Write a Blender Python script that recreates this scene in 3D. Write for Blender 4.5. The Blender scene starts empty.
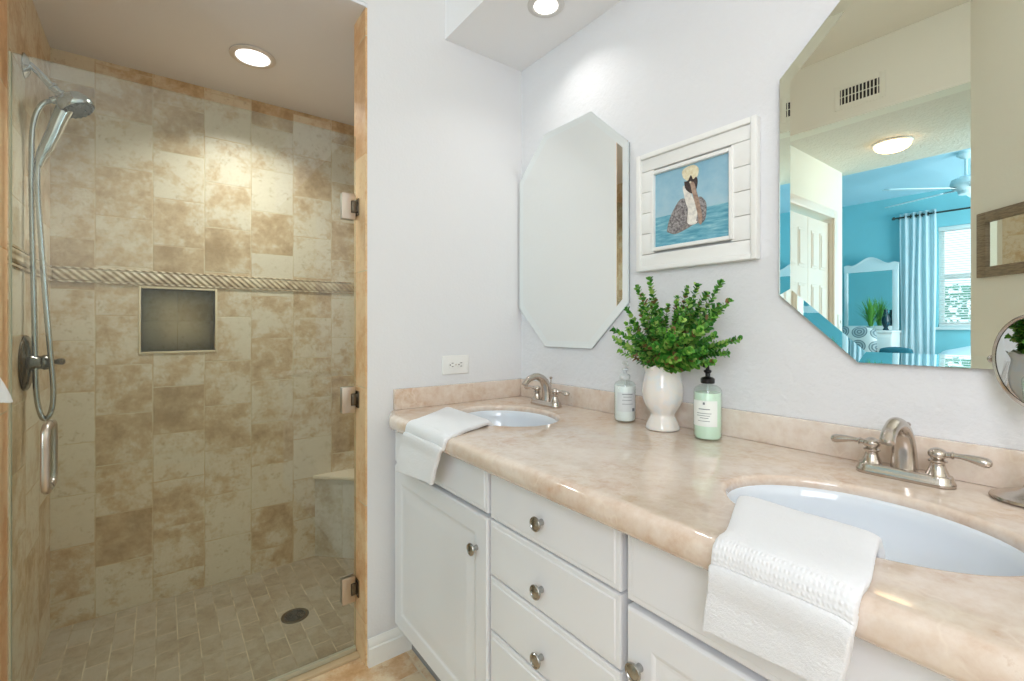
import bpy, bmesh, math, random
from mathutils import Vector, Matrix, noise as mnoise
random.seed(7)
PI = math.pi
S = bpy.context.scene
COL = S.collection

# ------------------------------------------------------------------ camera, world, light, exposure
CZ = 1.185                      # eye height above the floor
FPX, YAW, V0 = 465.4, math.radians(37.02), 326.5
cam = bpy.data.objects.new('camera', bpy.data.cameras.new('camera'))
COL.objects.link(cam)
cam.location = (0, 0, CZ)
cam.rotation_euler = (PI / 2, 0, -YAW)
cam.data.sensor_width = 36
cam.data.lens = FPX / 1024 * 36
cam.data.shift_y = -(340.5 - V0) / 1024
cam.data.clip_start = 0.02
S.camera = cam
S.view_settings.view_transform = 'Standard'
S.view_settings.look = 'None'
S.view_settings.gamma = 1
S.view_settings.use_curve_mapping = False
S.view_settings.exposure = 0.0
S.cycles.max_bounces = 14
S.cycles.diffuse_bounces = 6
S.cycles.glossy_bounces = 8
S.cycles.transmission_bounces = 8
S.cycles.transparent_max_bounces = 16
S.cycles.sample_clamp_indirect = 6
S.cycles.use_denoising = True
W = bpy.data.worlds.new('sky'); S.world = W; W.use_nodes = True
W.node_tree.nodes['Background'].inputs[0].default_value = (0.72, 0.86, 1.0, 1)
W.node_tree.nodes['Background'].inputs[1].default_value = 2.2

def area(name, loc, rot, sx, sy, power, color=(1, 1, 1), shape='RECTANGLE', spread=None, parent=None):
    l = bpy.data.lights.new(name, 'AREA'); l.shape = shape; l.size = sx; l.size_y = sy
    l.energy = power; l.color = color
    if spread: l.spread = spread
    o = bpy.data.objects.new(name, l); COL.objects.link(o)
    o.location = loc; o.rotation_euler = rot
    if parent: o.parent = parent
    return o
# unseen fill lamps added to brighten the bathroom and the bedroom
area('bath_fill_light', (-0.98, -0.80, 2.0), (0, -PI / 2, 0), 1.35, 1.3, 41, (0.90, 0.90, 1.0))
area('bedroom_fill_light', (-3.6, -0.95, 1.6), (PI / 2, 0, 0), 2.2, 1.5, 105, (0.88, 0.96, 1.0))  # no window in this wall, lamp added out of view
P_DOWN = 0.9                    # each recessed downlight
P_DOME = 7.0                    # glow of the flush dome lamp in the hall

# ------------------------------------------------------------------ image rays (for measuring places)
_s, _c = math.sin(YAW), math.cos(YAW)
def ray(u, v):
    a = (u - 512) / FPX; b = (V0 - v) / FPX
    return Vector((_s + _c * a, _c - _s * a, b))
def onx(u, v, x): r = ray(u, v); p = r * (x / r.x); p.z += CZ; return p
def ony(u, v, y): r = ray(u, v); p = r * (y / r.y); p.z += CZ; return p
def onz(u, v, z): r = ray(u, v); p = r * ((z - CZ) / r.z); p.z += CZ; return p

# ------------------------------------------------------------------ materials
def lin(h):
    h = h.lstrip('#'); c = [int(h[i:i + 2], 16) / 255 for i in (0, 2, 4)]
    return tuple((x / 12.92 if x <= .04045 else ((x + .055) / 1.055) ** 2.4) for x in c) + (1,)
class NT:
    def __init__(s, name):
        s.m = bpy.data.materials.new(name); s.m.use_nodes = True
        s.t = s.m.node_tree; s.n = s.t.nodes; s.l = s.t.links
        s.b = s.n['Principled BSDF']; s.out = s.n['Material Output']
    def new(s, kind, **kw):
        n = s.n.new(kind)
        for k, v in kw.items(): setattr(n, k, v)
        return n
    def put(s, sock, v):
        if isinstance(v, bpy.types.NodeSocket): s.l.new(v, sock)
        else: sock.default_value = v
    def math(s, op, a, b=0.0, c=None):
        n = s.new('ShaderNodeMath', operation=op); s.put(n.inputs[0], a); s.put(n.inputs[1], b)
        if c is not None: s.put(n.inputs[2], c)
        return n.outputs[0]
    def coord(s, which='Object'):
        return s.new('ShaderNodeTexCoord').outputs[which]
    def noise(s, vec, scale, detail=3, rough=.5, out='Fac'):
        n = s.new('ShaderNodeTexNoise'); s.put(n.inputs['Vector'], vec)
        n.inputs['Scale'].default_value = scale; n.inputs['Detail'].default_value = detail
        n.inputs['Roughness'].default_value = rough
        return n.outputs[out]
    def ramp(s, fac, stops):
        n = s.new('ShaderNodeValToRGB'); s.put(n.inputs[0], fac); e = n.color_ramp.elements
        while len(e) < len(stops): e.new(.5)
        for i, (p, c) in enumerate(stops): e[i].position = p; e[i].color = c if len(c) == 4 else tuple(c) + (1,)
        return n.outputs[0]
    def mix(s, fac, a, b, mode='MIX'):
        n = s.new('ShaderNodeMix', data_type='RGBA', blend_type=mode)
        s.put(n.inputs[0], fac); s.put(n.inputs[6], a); s.put(n.inputs[7], b); return n.outputs[2]
    def bump(s, h, strength=.3, dist=.01):
        n = s.new('ShaderNodeBump'); n.inputs['Strength'].default_value = strength
        n.inputs['Distance'].default_value = dist; s.put(n.inputs['Height'], h)
        s.l.new(n.outputs[0], s.b.inputs['Normal'])
    def set(s, **kw):
        for k, v in kw.items(): s.put(s.b.inputs[k.replace('_', ' ')], v)
        return s
def plain(name, col, rough=.5, metal=0, **kw):
    t = NT(name); t.set(Base_Color=lin(col), Roughness=rough, Metallic=metal, **kw); return t.m
def paint(name, col, scale=95, strength=.25, rough=.65, dist=.004):
    t = NT(name); c = t.coord()
    n = t.noise(c, scale, 3, .55); n2 = t.noise(c, scale * .35, 2)
    t.set(Base_Color=lin(col), Roughness=rough)
    t.bump(t.math('ADD', n, t.math('MULTIPLY', n2, .8)), strength, dist); return t.m
def emis(name, col, st):
    t = NT(name); t.set(Base_Color=(0, 0, 0, 1), Emission_Color=lin(col), Emission_Strength=st); return t.m

M = {}
M['wall'] = paint('white_textured_paint', '#e2e2e3', 60, .6)
M['endwall'] = paint('white_paint', '#dfdfe0', 110, .12)
M['soffit'] = paint('soffit_paint', '#f0f0f1', 110, .10)
M['beige'] = paint('cream_wall_paint', '#eeecdc', 80, .15)
M['ceil_high'] = paint('cream_ceiling_paint', '#f0eee2', 70, .2)
M['hallceil'] = paint('popcorn_ceiling', '#e6e1d2', 70, .9, .8, .01)
M['grayceil'] = paint('shower_ceiling_paint', '#dfe1e6', 110, .10)
M['teal'] = paint('teal_wall_paint', '#86c8d1', 60, .1)
M['blueceil'] = paint('pale_blue_ceiling', '#bcdde8', 60, .1)
M['trim'] = plain('white_gloss_trim', '#eeeeea', .35)
M['creamtrim'] = plain('warm_white_door_paint', '#ebe2d4', .35)
M['cab'] = plain('white_cabinet_lacquer', '#e6e7e9', .32)
M['cabin'] = plain('cabinet_side_lacquer', '#d4d5d6', .5)
M['frame'] = plain('gap_shade_grey', '#909090', .6)  # cabinet bodies greyed, shade in the gaps between white fronts put into colour
M['dark'] = plain('dark_gap', '#2c2a28', .8)
M['plastic'] = plain('white_plastic', '#e9e8e4', .35)
M['slot'] = plain('outlet_slot', '#4a4845', .6)
M['porcelain'] = plain('pale_porcelain', '#dbe1e7', .08, Coat_Weight=.5)
M['chrome'] = plain('polished_chrome', '#d9dcdd', .06, 1)
M['steel'] = plain('shower_chrome', '#b9bdbd', .12, 1)
M['bronze'] = plain('dark_nickel', '#6e675e', .22, 1)
M['satin'] = plain('satin_hinge_nickel', '#c9beb4', .35, 1)
M['black'] = plain('black_plastic', '#0c0c0d', .3)
M['rubber'] = plain('dark_rubber', '#22211f', .6)
M['soil'] = plain('dark_green_core', '#2c3a1c', .9)
def brushed(name, col, rough):
    t = NT(name); c = t.coord(); n = t.noise(c, 250, 2)
    t.set(Base_Color=lin(col), Metallic=1.0, Roughness=t.math('MULTIPLY_ADD', n, .12, rough), Anisotropic=.4); return t.m
M['nickel'] = brushed('brushed_nickel', '#c6bdb4', .17)
M['pewter'] = brushed('pewter_knob', '#adadac', .18)
t = NT('mirror_glass'); t.set(Base_Color=(.90, .925, .905, 1), Metallic=1.0, Roughness=0.0); M['mirror'] = t.m
t = NT('mirror_bevel'); t.set(Base_Color=(.90, .95, .94, 1), Metallic=1.0, Roughness=0.01); M['mbevel'] = t.m

def thin_glass(name, tint, rough=0.0):
    t = NT(name); t.n.remove(t.b)
    f = t.new('ShaderNodeFresnel'); f.inputs[0].default_value = 1.5
    tr = t.new('ShaderNodeBsdfTransparent'); tr.inputs[0].default_value = tint
    g = t.new('ShaderNodeBsdfGlossy'); g.inputs['Roughness'].default_value = rough
    # thin architectural pane: same reflectance whichever side the ray meets
    geo = t.new('ShaderNodeNewGeometry')
    lw = t.new('ShaderNodeLayerWeight'); lw.inputs[0].default_value = .5
    p = t.math('POWER', lw.outputs['Facing'], 5.0)
    fr = t.math('MULTIPLY_ADD', p, .95, .045)
    mx = t.new('ShaderNodeMixShader'); t.put(mx.inputs[0], fr)
    t.l.new(tr.outputs[0], mx.inputs[1]); t.l.new(g.outputs[0], mx.inputs[2])
    t.l.new(mx.outputs[0], t.out.inputs[0]); return t.m
M['glass'] = thin_glass('door_glass', (.875, .925, .925, 1))
M['winglass'] = thin_glass('window_glass', (.95, .98, .98, 1))
M['bottleglass'] = thin_glass('bottle_glass', (.93, .97, .95, 1), .03)

def tile_mat(name, ax, ay, cw, ch, u0, v0, stag=.5, pal=('#d9c9a8', '#cbaa80', '#b18558'), grout='#cfbf9f', gw=.004,
             rough=.40, nscale=8, horiz=False, vary=.28, bump=.25, flat=False):
    """stone tiles; ax/ay are weights of x,y,z giving the two surface directions"""
    t = NT(name); c = t.coord()
    sp = t.new('ShaderNodeSeparateXYZ'); t.l.new(c, sp.inputs[0])
    def comb(w):
        r = None
        for i in range(3):
            if w[i]:
                q = t.math('MULTIPLY', sp.outputs[i], w[i]); r = q if r is None else t.math('ADD', r, q)
        return r
    U = t.math('DIVIDE', t.math('SUBTRACT', comb(ax), u0), cw)
    V = t.math('DIVIDE', t.math('SUBTRACT', comb(ay), v0), ch)
    ci = t.math('FLOOR', U)
    V = t.math('ADD', V, t.math('MULTIPLY', t.math('FLOORED_MODULO', ci, 2.0), stag))
    ri = t.math('FLOOR', V)
    fu = t.math('FRACT', U); fv = t.math('FRACT', V)
    du = t.math('MULTIPLY', t.math('MINIMUM', fu, t.math('SUBTRACT', 1.0, fu)), cw)
    dv = t.math('MULTIPLY', t.math('MINIMUM', fv, t.math('SUBTRACT', 1.0, fv)), ch)
    d = t.math('MINIMUM', du, dv)
    cv = t.new('ShaderNodeCombineXYZ'); t.l.new(ci, cv.inputs[0]); t.l.new(ri, cv.inputs[1])
    wn = t.new('ShaderNodeTexWhiteNoise', noise_dimensions='3D'); t.l.new(cv.outputs[0], wn.inputs['Vector'])
    off = t.new('ShaderNodeVectorMath', operation='MULTIPLY_ADD')
    t.l.new(wn.outputs['Color'], off.inputs[0]); off.inputs[1].default_value = (9, 9, 9); t.l.new(c, off.inputs[2])
    n1 = t.noise(off.outputs[0], nscale, 9, .70); n2 = t.noise(off.outputs[0], nscale * 7, 4, .7)
    f = t.math('ADD', t.math('MULTIPLY', n1, 1 - vary * .6), t.math('MULTIPLY', wn.outputs['Value'], vary * .6))
    f = t.math('ADD', t.math('MULTIPLY', f, .86), t.math('MULTIPLY', n2, .14))
    col = t.ramp(f, [(.36, lin(pal[0])), (.45, lin(pal[0])), (.54, lin(pal[1])), (.66, lin(pal[2]))])
    # pits and short veins
    n3 = t.noise(off.outputs[0], nscale * 4.5, 5, .75)
    col = t.mix(t.ramp(n3, [(.56, (0, 0, 0)), (.66, (.5, .5, .5))]), col, lin(pal[2]))
    gm = t.math('GREATER_THAN', gw / 2, d)
    gn = t.noise(c, 9, 2)
    gcol = t.mix(t.ramp(gn, [(.42, (0, 0, 0)), (.56, (1, 1, 1))]), lin(pal[1]), lin(grout))
    t.set(Base_Color=t.mix(gm, col, gcol), Roughness=t.math('MULTIPLY_ADD', gm, .4, rough))
    e = t.new('ShaderNodeMapRange'); t.put(e.inputs[0], d); e.inputs[1].default_value = gw * .3; e.inputs[2].default_value = gw * 1.1
    t.bump(t.math('ADD', e.outputs[0], t.math('MULTIPLY', n2, .15)), bump, .002)
    return t.m
TP = ('#d8cab0', '#c6aa84', '#a3855e')
M['tile_back'] = tile_mat('shower_back_tile', (1, 0, 0), (0, 0, 1), .186, .205, -.214 - .186 * 2, .0, .5, TP)
M['tile_side'] = tile_mat('shower_side_tile', (0, 1, 0), (0, 0, 1), .205, .205, 2.53, .03, .5, TP)
M['tile_seat'] = tile_mat('shower_seat_tile', (.707, -.707, 0), (0, 0, 1), .3, .43, -1.33, .0, 0, ('#cfc6b4', '#c0b29a', '#a99678'))
M['tile_seattop'] = tile_mat('seat_top_tile', (1, 0, 0), (0, 1, 0), .3, .3, .2, .0, 0, TP)
M['niche'] = tile_mat('niche_tile', (1, 0, 0), (0, 0, 1), .128, .14, .06, 1.07 + .14, 0, ('#dcc8a0', '#cbb084', '#b3956a'), gw=.003)
M['mosaic'] = tile_mat('shower_floor_mosaic', (1, 0, 0), (0, 1, 0), .066, .118, -.345, 2.53, .5,
                       ('#a4957f', '#99886f', '#8a7860'), grout='#bfae92', gw=.0035, rough=.4, nscale=16, vary=.25)
M['floor'] = tile_mat('tan_floor_tile', (1, 0, 0), (0, 1, 0), .33, .33, .05, 1.47, 0,
                      ('#e6d2b2', '#d8b389', '#bf8f60'), grout='#e2d3b8', gw=.006, rough=.3, nscale=8)
M['jamb'] = tile_mat('tile_jamb', (0, 1, 0), (0, 0, 1), .6, .41, 1.3, .15, 0, ('#dfbf94', '#d4a878', '#c2905f'), gw=.004)

# counter stone
t = NT('cream_marble'); c = t.coord()
n1 = t.noise(c, 5, 8, .62); n2 = t.noise(c, 34, 5, .7); n3 = t.noise(c, 120, 2)
f = t.math('ADD', t.math('MULTIPLY', n1, .6), t.math('MULTIPLY', n2, .4))
colr = t.ramp(f, [(.34, lin('#c8a88f')), (.46, lin('#d8c4b2')), (.56, lin('#e0d1c3')), (.68, lin('#e8ddd2'))])
vw = t.new('ShaderNodeTexVoronoi', feature='DISTANCE_TO_EDGE'); vw.inputs['Scale'].default_value = 7
dist = t.mix(.25, c, t.noise(c, 6, 4, .6, 'Color')); t.l.new(dist, vw.inputs['Vector'])
colr = t.mix(t.ramp(vw.outputs[0], [(0, (.35, .35, .35)), (.035, (0, 0, 0))]), colr, lin('#e9dccb'))
colr = t.mix(t.ramp(n2, [(.64, (0, 0, 0)), (.74, (.5, .5, .5))]), colr, lin('#b38a62'))
t.set(Base_Color=colr, Roughness=t.math('MULTIPLY_ADD', n3, .05, .07), Coat_Weight=.4, Coat_Roughness=.04); M['marble'] = t.m
# rope border
t = NT('rope_border_tile'); c = t.coord(); sp = t.new('ShaderNodeSeparateXYZ'); t.l.new(c, sp.inputs[0])
w = t.math('SINE', t.math('MULTIPLY', t.math('ADD', sp.outputs[0], t.math('MULTIPLY', sp.outputs[2], 1.1)), 230))
n1 = t.noise(c, 28, 4)
t.set(Base_Color=t.ramp(t.math('ADD', t.math('MULTIPLY', w, .05), n1), [(.36, lin('#b09777')), (.5, lin('#c5ae8c')), (.62, lin('#d4c1a0'))]), Roughness=.45)
t.bump(t.math('ADD', w, n1), .5, .004); M['rope'] = t.m

# terry cloth with a woven band (uses the UV laid along the towel, in metres)
def terry(name, band0, band1, hem):
    t = NT(name); uv = t.coord('UV'); c = t.coord()
    sp = t.new('ShaderNodeSeparateXYZ'); t.l.new(uv, sp.inputs[0])
    n = t.noise(c, 700, 2, .6); nb = t.noise(c, 110, 3)
    inb = t.math('MULTIPLY', t.math('GREATER_THAN', sp.outputs[1], band0), t.math('LESS_THAN', sp.outputs[1], band1))
    sx = t.math('SINE', t.math('MULTIPLY', sp.outputs[0], 2 * PI / .0052)); sy = t.math('SINE', t.math('MULTIPLY', sp.outputs[1], 2 * PI / .0062))
    dob = t.math('MULTIPLY', t.math('MULTIPLY_ADD', sx, .5, .5), t.math('MULTIPLY_ADD', sy, .5, .5))
    h1 = t.math('ADD', t.math('MULTIPLY', n, 1.0), t.math('MULTIPLY', nb, .5))
    hh = t.math('ADD', t.math('MULTIPLY', h1, t.math('SUBTRACT', 1.0, inb)), t.math('MULTIPLY', t.math('ADD', dob, .1), t.math('MULTIPLY', inb, .6)))
    t.set(Base_Color=lin('#e6e7e9'), Roughness=.95, Sheen_Weight=.2)
    t.bump(hh, .6, .0018); return t.m
M['terry'] = terry('white_terry', .232, .264, 0)
M['terry2'] = terry('white_terry_small', 5, 6, 0)

# ------------------------------------------------------------------ mesh helpers
def B(): return bmesh.new()
def addbm(bm, src, mat=None):
    me = bpy.data.meshes.new('tmp'); src.to_mesh(me); src.free()
    if mat is not None: me.transform(mat)
    bm.from_mesh(me); bpy.data.meshes.remove(me)
def bx(bm, x0, x1, y0, y1, z0, z1, bev=0, seg=2, mat=None):
    t = B(); vs = [t.verts.new((x, y, z)) for x in (x0, x1) for y in (y0, y1) for z in (z0, z1)]
    for f in ((0, 1, 3, 2), (4, 6, 7, 5), (0, 4, 5, 1), (2, 3, 7, 6), (0, 2, 6, 4), (1, 5, 7, 3)): t.faces.new([vs[i] for i in f])
    bmesh.ops.recalc_face_normals(t, faces=t.faces)
    if bev: bmesh.ops.bevel(t, geom=list(t.edges), offset=bev, segments=seg, profile=.5, affect='EDGES', clamp_overlap=True)
    addbm(bm, t, mat)
def prism(bm, pts, h, axis='z', base=0, bev=0, mat=None):
    """polygon pts (2-D) extruded by h along an axis"""
    t = B()
    def P(a, b, k):
        return {'z': (a, b, k), 'x': (k, a, b), 'y': (a, k, b)}[axis]
    lo = [t.verts.new(P(a, b, base)) for a, b in pts]; hi = [t.verts.new(P(a, b, base + h)) for a, b in pts]
    t.faces.new(lo[::-1]); t.faces.new(hi); n = len(pts)
    for i in range(n): t.faces.new((lo[i], lo[(i + 1) % n], hi[(i + 1) % n], hi[i]))
    bmesh.ops.recalc_face_normals(t, faces=t.faces)
    if bev: bmesh.ops.bevel(t, geom=list(t.edges), offset=bev, segments=2, profile=.5, affect='EDGES', clamp_overlap=True)
    addbm(bm, t, mat)
def lathe(bm, prof, seg=32, loc=(0, 0, 0), mat=None, sx=1, sy=1, wav=None, cap0=True, cap1=True):
    t = B(); rings = []
    for k, (r, z) in enumerate(prof):
        if r < 1e-6: rings.append([t.verts.new((0, 0, z))]); continue
        ring = []
        for i in range(seg):
            a = 2 * PI * i / seg; rr = r; zz = z
            if wav: rr, zz = wav(r, z, a, k)
            ring.append(t.verts.new((rr * math.cos(a) * sx, rr * math.sin(a) * sy, zz)))
        rings.append(ring)
    for a, b in zip(rings, rings[1:]):
        for i in range(seg):
            j = (i + 1) % seg
            if len(a) == 1 and len(b) == 1: continue
            if len(a) == 1: t.faces.new((a[0], b[i], b[j]))
            elif len(b) == 1: t.faces.new((a[i], a[j], b[0]))
            else: t.faces.new((a[i], a[j], b[j], b[i]))
    if cap0 and len(rings[0]) > 1: t.faces.new(rings[0][::-1])
    if cap1 and len(rings[-1]) > 1: t.faces.new(rings[-1])
    bmesh.ops.recalc_face_normals(t, faces=t.faces)
    m = Matrix.Translation(loc) @ (mat or Matrix())
    addbm(bm, t, m)
def smooth_path(pts, n=8):
    pts = [Vector(p) for p in pts]; out = []
    for i in range(len(pts) - 1):
        p0 = pts[max(i - 1, 0)]; p1 = pts[i]; p2 = pts[i + 1]; p3 = pts[min(i + 2, len(pts) - 1)]
        for k in range(n):
            t = k / n
            out.append(.5 * ((2 * p1) + (-p0 + p2) * t + (2 * p0 - 5 * p1 + 4 * p2 - p3) * t * t + (-p0 + 3 * p1 - 3 * p2 + p3) * t ** 3))
    out.append(pts[-1]); return out
def tube(bm, pts, r, seg=12, flat=1.0, cap=True, ref=None):
    t = B(); pts = [Vector(p) for p in pts]; n = len(pts)
    R = r if isinstance(r, (list, tuple)) else [r] * n
    if len(R) != n:
        R = [R[min(int(i / (n - 1) * (len(R) - 1)), len(R) - 2)] * (1 - (i / (n - 1) * (len(R) - 1) - min(int(i / (n - 1) * (len(R) - 1)), len(R) - 2)))
             + R[min(int(i / (n - 1) * (len(R) - 1)), len(R) - 2) + 1] * (i / (n - 1) * (len(R) - 1) - min(int(i / (n - 1) * (len(R) - 1)), len(R) - 2)) for i in range(n)]
    rings = []; nrm = None
    for i, p in enumerate(pts):
        d = (pts[min(i + 1, n - 1)] - pts[max(i - 1, 0)]).normalized()
        if nrm is None:
            a = Vector(ref) if ref else (Vector((0, 0, 1)) if abs(d.z) < .9 else Vector((1, 0, 0)))
            nrm = (a - d * a.dot(d)).normalized()
        else:
            nrm = (nrm - d * nrm.dot(d)).normalized()
        b = d.cross(nrm)
        rings.append([t.verts.new(p + nrm * math.cos(2 * PI * k / seg) * R[i] * flat + b * math.sin(2 * PI * k / seg) * R[i]) for k in range(seg)])
    for a, b in zip(rings, rings[1:]):
        for k in range(seg): t.faces.new((a[k], a[(k + 1) % seg], b[(k + 1) % seg], b[k]))
    if cap: t.faces.new(rings[0][::-1]); t.faces.new(rings[-1])
    bmesh.ops.recalc_face_normals(t, faces=t.faces); addbm(bm, t)
def link(name, me, parent=None):
    o = bpy.data.objects.new(name, me); COL.objects.link(o)
    if parent: o.parent = parent
    return o
def obj(name, bm, mat, parent=None, world=False, sharp=38, smooth=True, label=None):
    if parent is not None and world:
        off = Vector((0, 0, 0)); p = parent
        while p: off += p.location; p = p.parent
        bmesh.ops.translate(bm, verts=bm.verts, vec=-off)
    for f in bm.faces: f.smooth = smooth
    for e in bm.edges:
        if len(e.link_faces) == 2 and e.calc_face_angle(0) > math.radians(sharp): e.smooth = False
    me = bpy.data.meshes.new(name); bm.to_mesh(me); bm.free()
    for m in (mat if isinstance(mat, (list, tuple)) else [mat]): me.materials.append(m)
    o = link(name, me, parent)
    if label: o['label'] = label
    return o
def thing(name, label, cat, loc=(0, 0, 0), rz=0, group=None):
    o = bpy.data.objects.new(name, None); COL.objects.link(o); o.empty_display_size = .05
    o.location = loc; o.rotation_euler = (0, 0, rz); o['label'] = label; o['category'] = cat
    if group: o['group'] = group
    return o
def tag(o, label, cat, group=None, kind=None):
    o['label'] = label; o['category'] = cat
    if group: o['group'] = group
    if kind: o['kind'] = kind
    return o
def struct(name, bm, mat, label=None, **kw):
    o = obj(name, bm, mat, **kw); o['kind'] = 'structure'
    if label: o['label'] = label; o['category'] = name.split('_')[0]
    return o
def dup(root, loc, rz=None, label=None, group=None):
    def cp(o, parent):
        c = o.copy(); COL.objects.link(c); c.parent = parent
        for ch in [q for q in list(o.children)]: cp(ch, c)
        return c
    r = cp(root, None); r.location = loc
    if rz is not None: r.rotation_euler = (0, 0, rz)
    if label: r['label'] = label
    if group: r['group'] = group
    return r
def wallbox(name, mat, *boxes, label=None):
    b = B()
    for q in boxes: bx(b, *q)
    return struct(name, b, mat, label=label)

# ------------------------------------------------------------------ room shell
AX, YE = 1.258, 1.60            # vanity wall plane, end wall plane
HC, SC = 2.84, 2.30             # high ceiling, soffit underside
wallbox('wall_right', M['wall'], (AX, AX + .1, -1.7, 1.6, 0, HC), label='white textured wall behind the vanity')
wallbox('wall_far', M['endwall'], (.575, AX + .1, YE, 1.72, 0, HC), (-.345, .575, YE, 1.72, 2.312, HC), label='white end wall beside the shower')
wallbox('ceiling_soffit', M['soffit'], (.881, AX, -1.6, YE, SC, HC), label='dropped white soffit above the vanity')
wallbox('ceiling_bathroom', M['ceil_high'], (-1.1, .881, -1.7, YE, HC, HC + .1), label='high cream bathroom ceiling')
wallbox('floor_bathroom', M['floor'], (-1.1, AX + .1, -1.7, 1.66, -.06, 0), label='tan stone tile bathroom floor')
# shower enclosure
SB, SL, SR = 2.53, -.345, 1.05
wallbox('floor_shower', M['mosaic'], (SL - .1, SR + .1, 1.66, SB + .1, -.06, 0), label='small brown mosaic tiles of the shower floor')
N0, N1, NZ0, NZ1 = -.068, .198, CZ - .108, CZ + .163
b = B()
for q in ((SL - .1, N0, 0, 2.35), (N1, SR + .1, 0, 2.35), (N0, N1, 0, NZ0), (N0, N1, NZ1, 2.35)):
    bx(b, q[0], q[1], SB, SB + .1, q[2], q[3])
wb = struct('wall_back', b, M['tile_back'], label='beige stone tiled back wall of the shower')
b = B(); D = .085
v = [b.verts.new(p) for p in ((N0, SB + D, NZ0), (N1, SB + D, NZ0), (N1, SB + D, NZ1), (N0, SB + D, NZ1))]
w_ = [b.verts.new(p) for p in ((N0, SB, NZ0), (N1, SB, NZ0), (N1, SB, NZ1), (N0, SB, NZ1))]
b.faces.new(v)
for i in range(4): b.faces.new((v[i], v[(i + 1) % 4], w_[(i + 1) % 4], w_[i]))
o = obj('niche_recess', b, M['niche'], wb)
b = B(); tw = .009
bx(b, N0 - tw, N0, SB - .004, SB + .02, NZ0 - tw, NZ1 + tw, .002); bx(b, N1, N1 + tw, SB - .004, SB + .02, NZ0 - tw, NZ1 + tw, .002)
bx(b, N0, N1, SB - .004, SB + .02, NZ0 - tw, NZ0, .002); bx(b, N0, N1, SB - .004, SB + .02, NZ1, NZ1 + tw, .002)
obj('niche_trim', b, plain('niche_edge_trim', '#d8c6a2', .35), wb)
wallbox('wall_left', M['tile_side'], (SL - .1, SL, 1.72, SB, 0, 2.35), label='stone tiled left wall of the shower')
wallbox('wall_shower_right', M['tile_side'], (SR, SR + .1, 1.72, SB, 0, 2.35), label='stone tiled right wall of the shower')
b = B(); prism(b, [(YE + .0005, SC - .001), (SB, 2.272), (SB, 2.36), (1.7205, 2.36), (1.7205, 2.311), (YE + .0005, 2.311)], SR - SL + .2, 'x', SL - .1)
# clip: ceiling begins behind the header
struct('ceiling_shower', b, M['grayceil'], label='grey painted shower ceiling')
# rope border, right round the shower
b = B()
for (x0, x1, y0, y1) in ((SL, SR, SB - .006, SB), (SL, SL + .006, 1.72, SB - .006), (SR - .006, SR, 1.72, SB - .006)):
    bx(b, x0, x1, y0, y1, CZ + .186, CZ + .228, .002)
    bx(b, x0, x1, y0, y1, CZ + .176, CZ + .183, .001); bx(b, x0, x1, y0, y1, CZ + .231, CZ + .238, .001)
struct('trim_1', b, M['rope'], label='twisted rope border tile across the shower')
# jambs
wallbox('trim_2', M['jamb'], (.5685, .575, YE + .002, 1.72, 0, SC - .003), label='tan tile jamb right of the shower door')
wallbox('trim_3', M['jamb'], (SL, -.3126, YE + .002, 1.72, 0, SC - .003), label='tan tile jamb left of the shower door')
b = B(); bx(b, -.3126, .5685, 1.655, 1.72, 0, .010, .002)
struct('trim_4', b, plain('stone_threshold', '#c7b190', .35), label='thin stone threshold under shower door')
wallbox('wall_stub', M['tile_side'], (-.82, SL, YE, 1.72, 0, HC), label='tiled wall stub left of the shower')
# baseboard on end wall
b = B()
prism(b, [(YE, 0), (YE - .014, 0), (YE - .014, .062), (YE - .010, .066), (YE - .010, .078), (YE - .006, .086), (YE - .004, .094), (YE, .094)], .165, 'x', .575)
struct('baseboard_far', b, M['trim'], label='white moulded baseboard under the end wall')
# opposite side (seen in the mirrors)
XV = -.80
wallbox('wall_opposite', M['beige'], (XV - .1, XV, .44, YE, 2.43, HC), (XV - .1, XV, 1.40, YE, 0, 2.43), label='cream wall with vent above the hall opening')
b = B()
q0, q1 = Vector((-.799, .485, 0)), Vector((-.564, .25, 0)); nn = Vector((-1, -1, 0)).normalized() * .08
prism(b, [(q0.x, q0.y), (q1.x, q1.y), (q1.x + nn.x, q1.y + nn.y), (q0.x + nn.x, q0.y + nn.y)], HC, 'z', 0)
struct('wall_diagonal', b, M['beige'], label='angled cream wall with framed mirror')
wallbox('wall_behind', M['beige'], (-1.1, AX + .1, -1.7, -1.6, 0, HC), label='cream wall behind the camera')
wallbox('wall_side', M['beige'], (-1.05, -.95, -1.6, -1.45, 0, HC), (-1.05, -.95, -.15, .19, 0, HC), (-1.05, -.95, -1.45, -.15, 0, 1.3), (-1.05, -.95, -1.45, -.15, 2.7, HC), label='cream side wall with added window opening')  # opening added out of view for the bathroom fill lamp
b = B()
for q in ((-1.46, -1.41, 1.29, 2.71), (-.19, -.14, 1.29, 2.71), (-.82, -.78, 1.34, 2.66)): bx(b, -.965, -.935, q[0], q[1], q[2], q[3], .003)
for q in ((1.29, 1.34), (2.66, 2.71)): bx(b, -.965, -.935, -1.41, -.19, q[0], q[1], .003)
struct('window_added', b, M['trim'], label='white frame of the added unseen window')  # unseen window, added to surround the fill lamp
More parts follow.
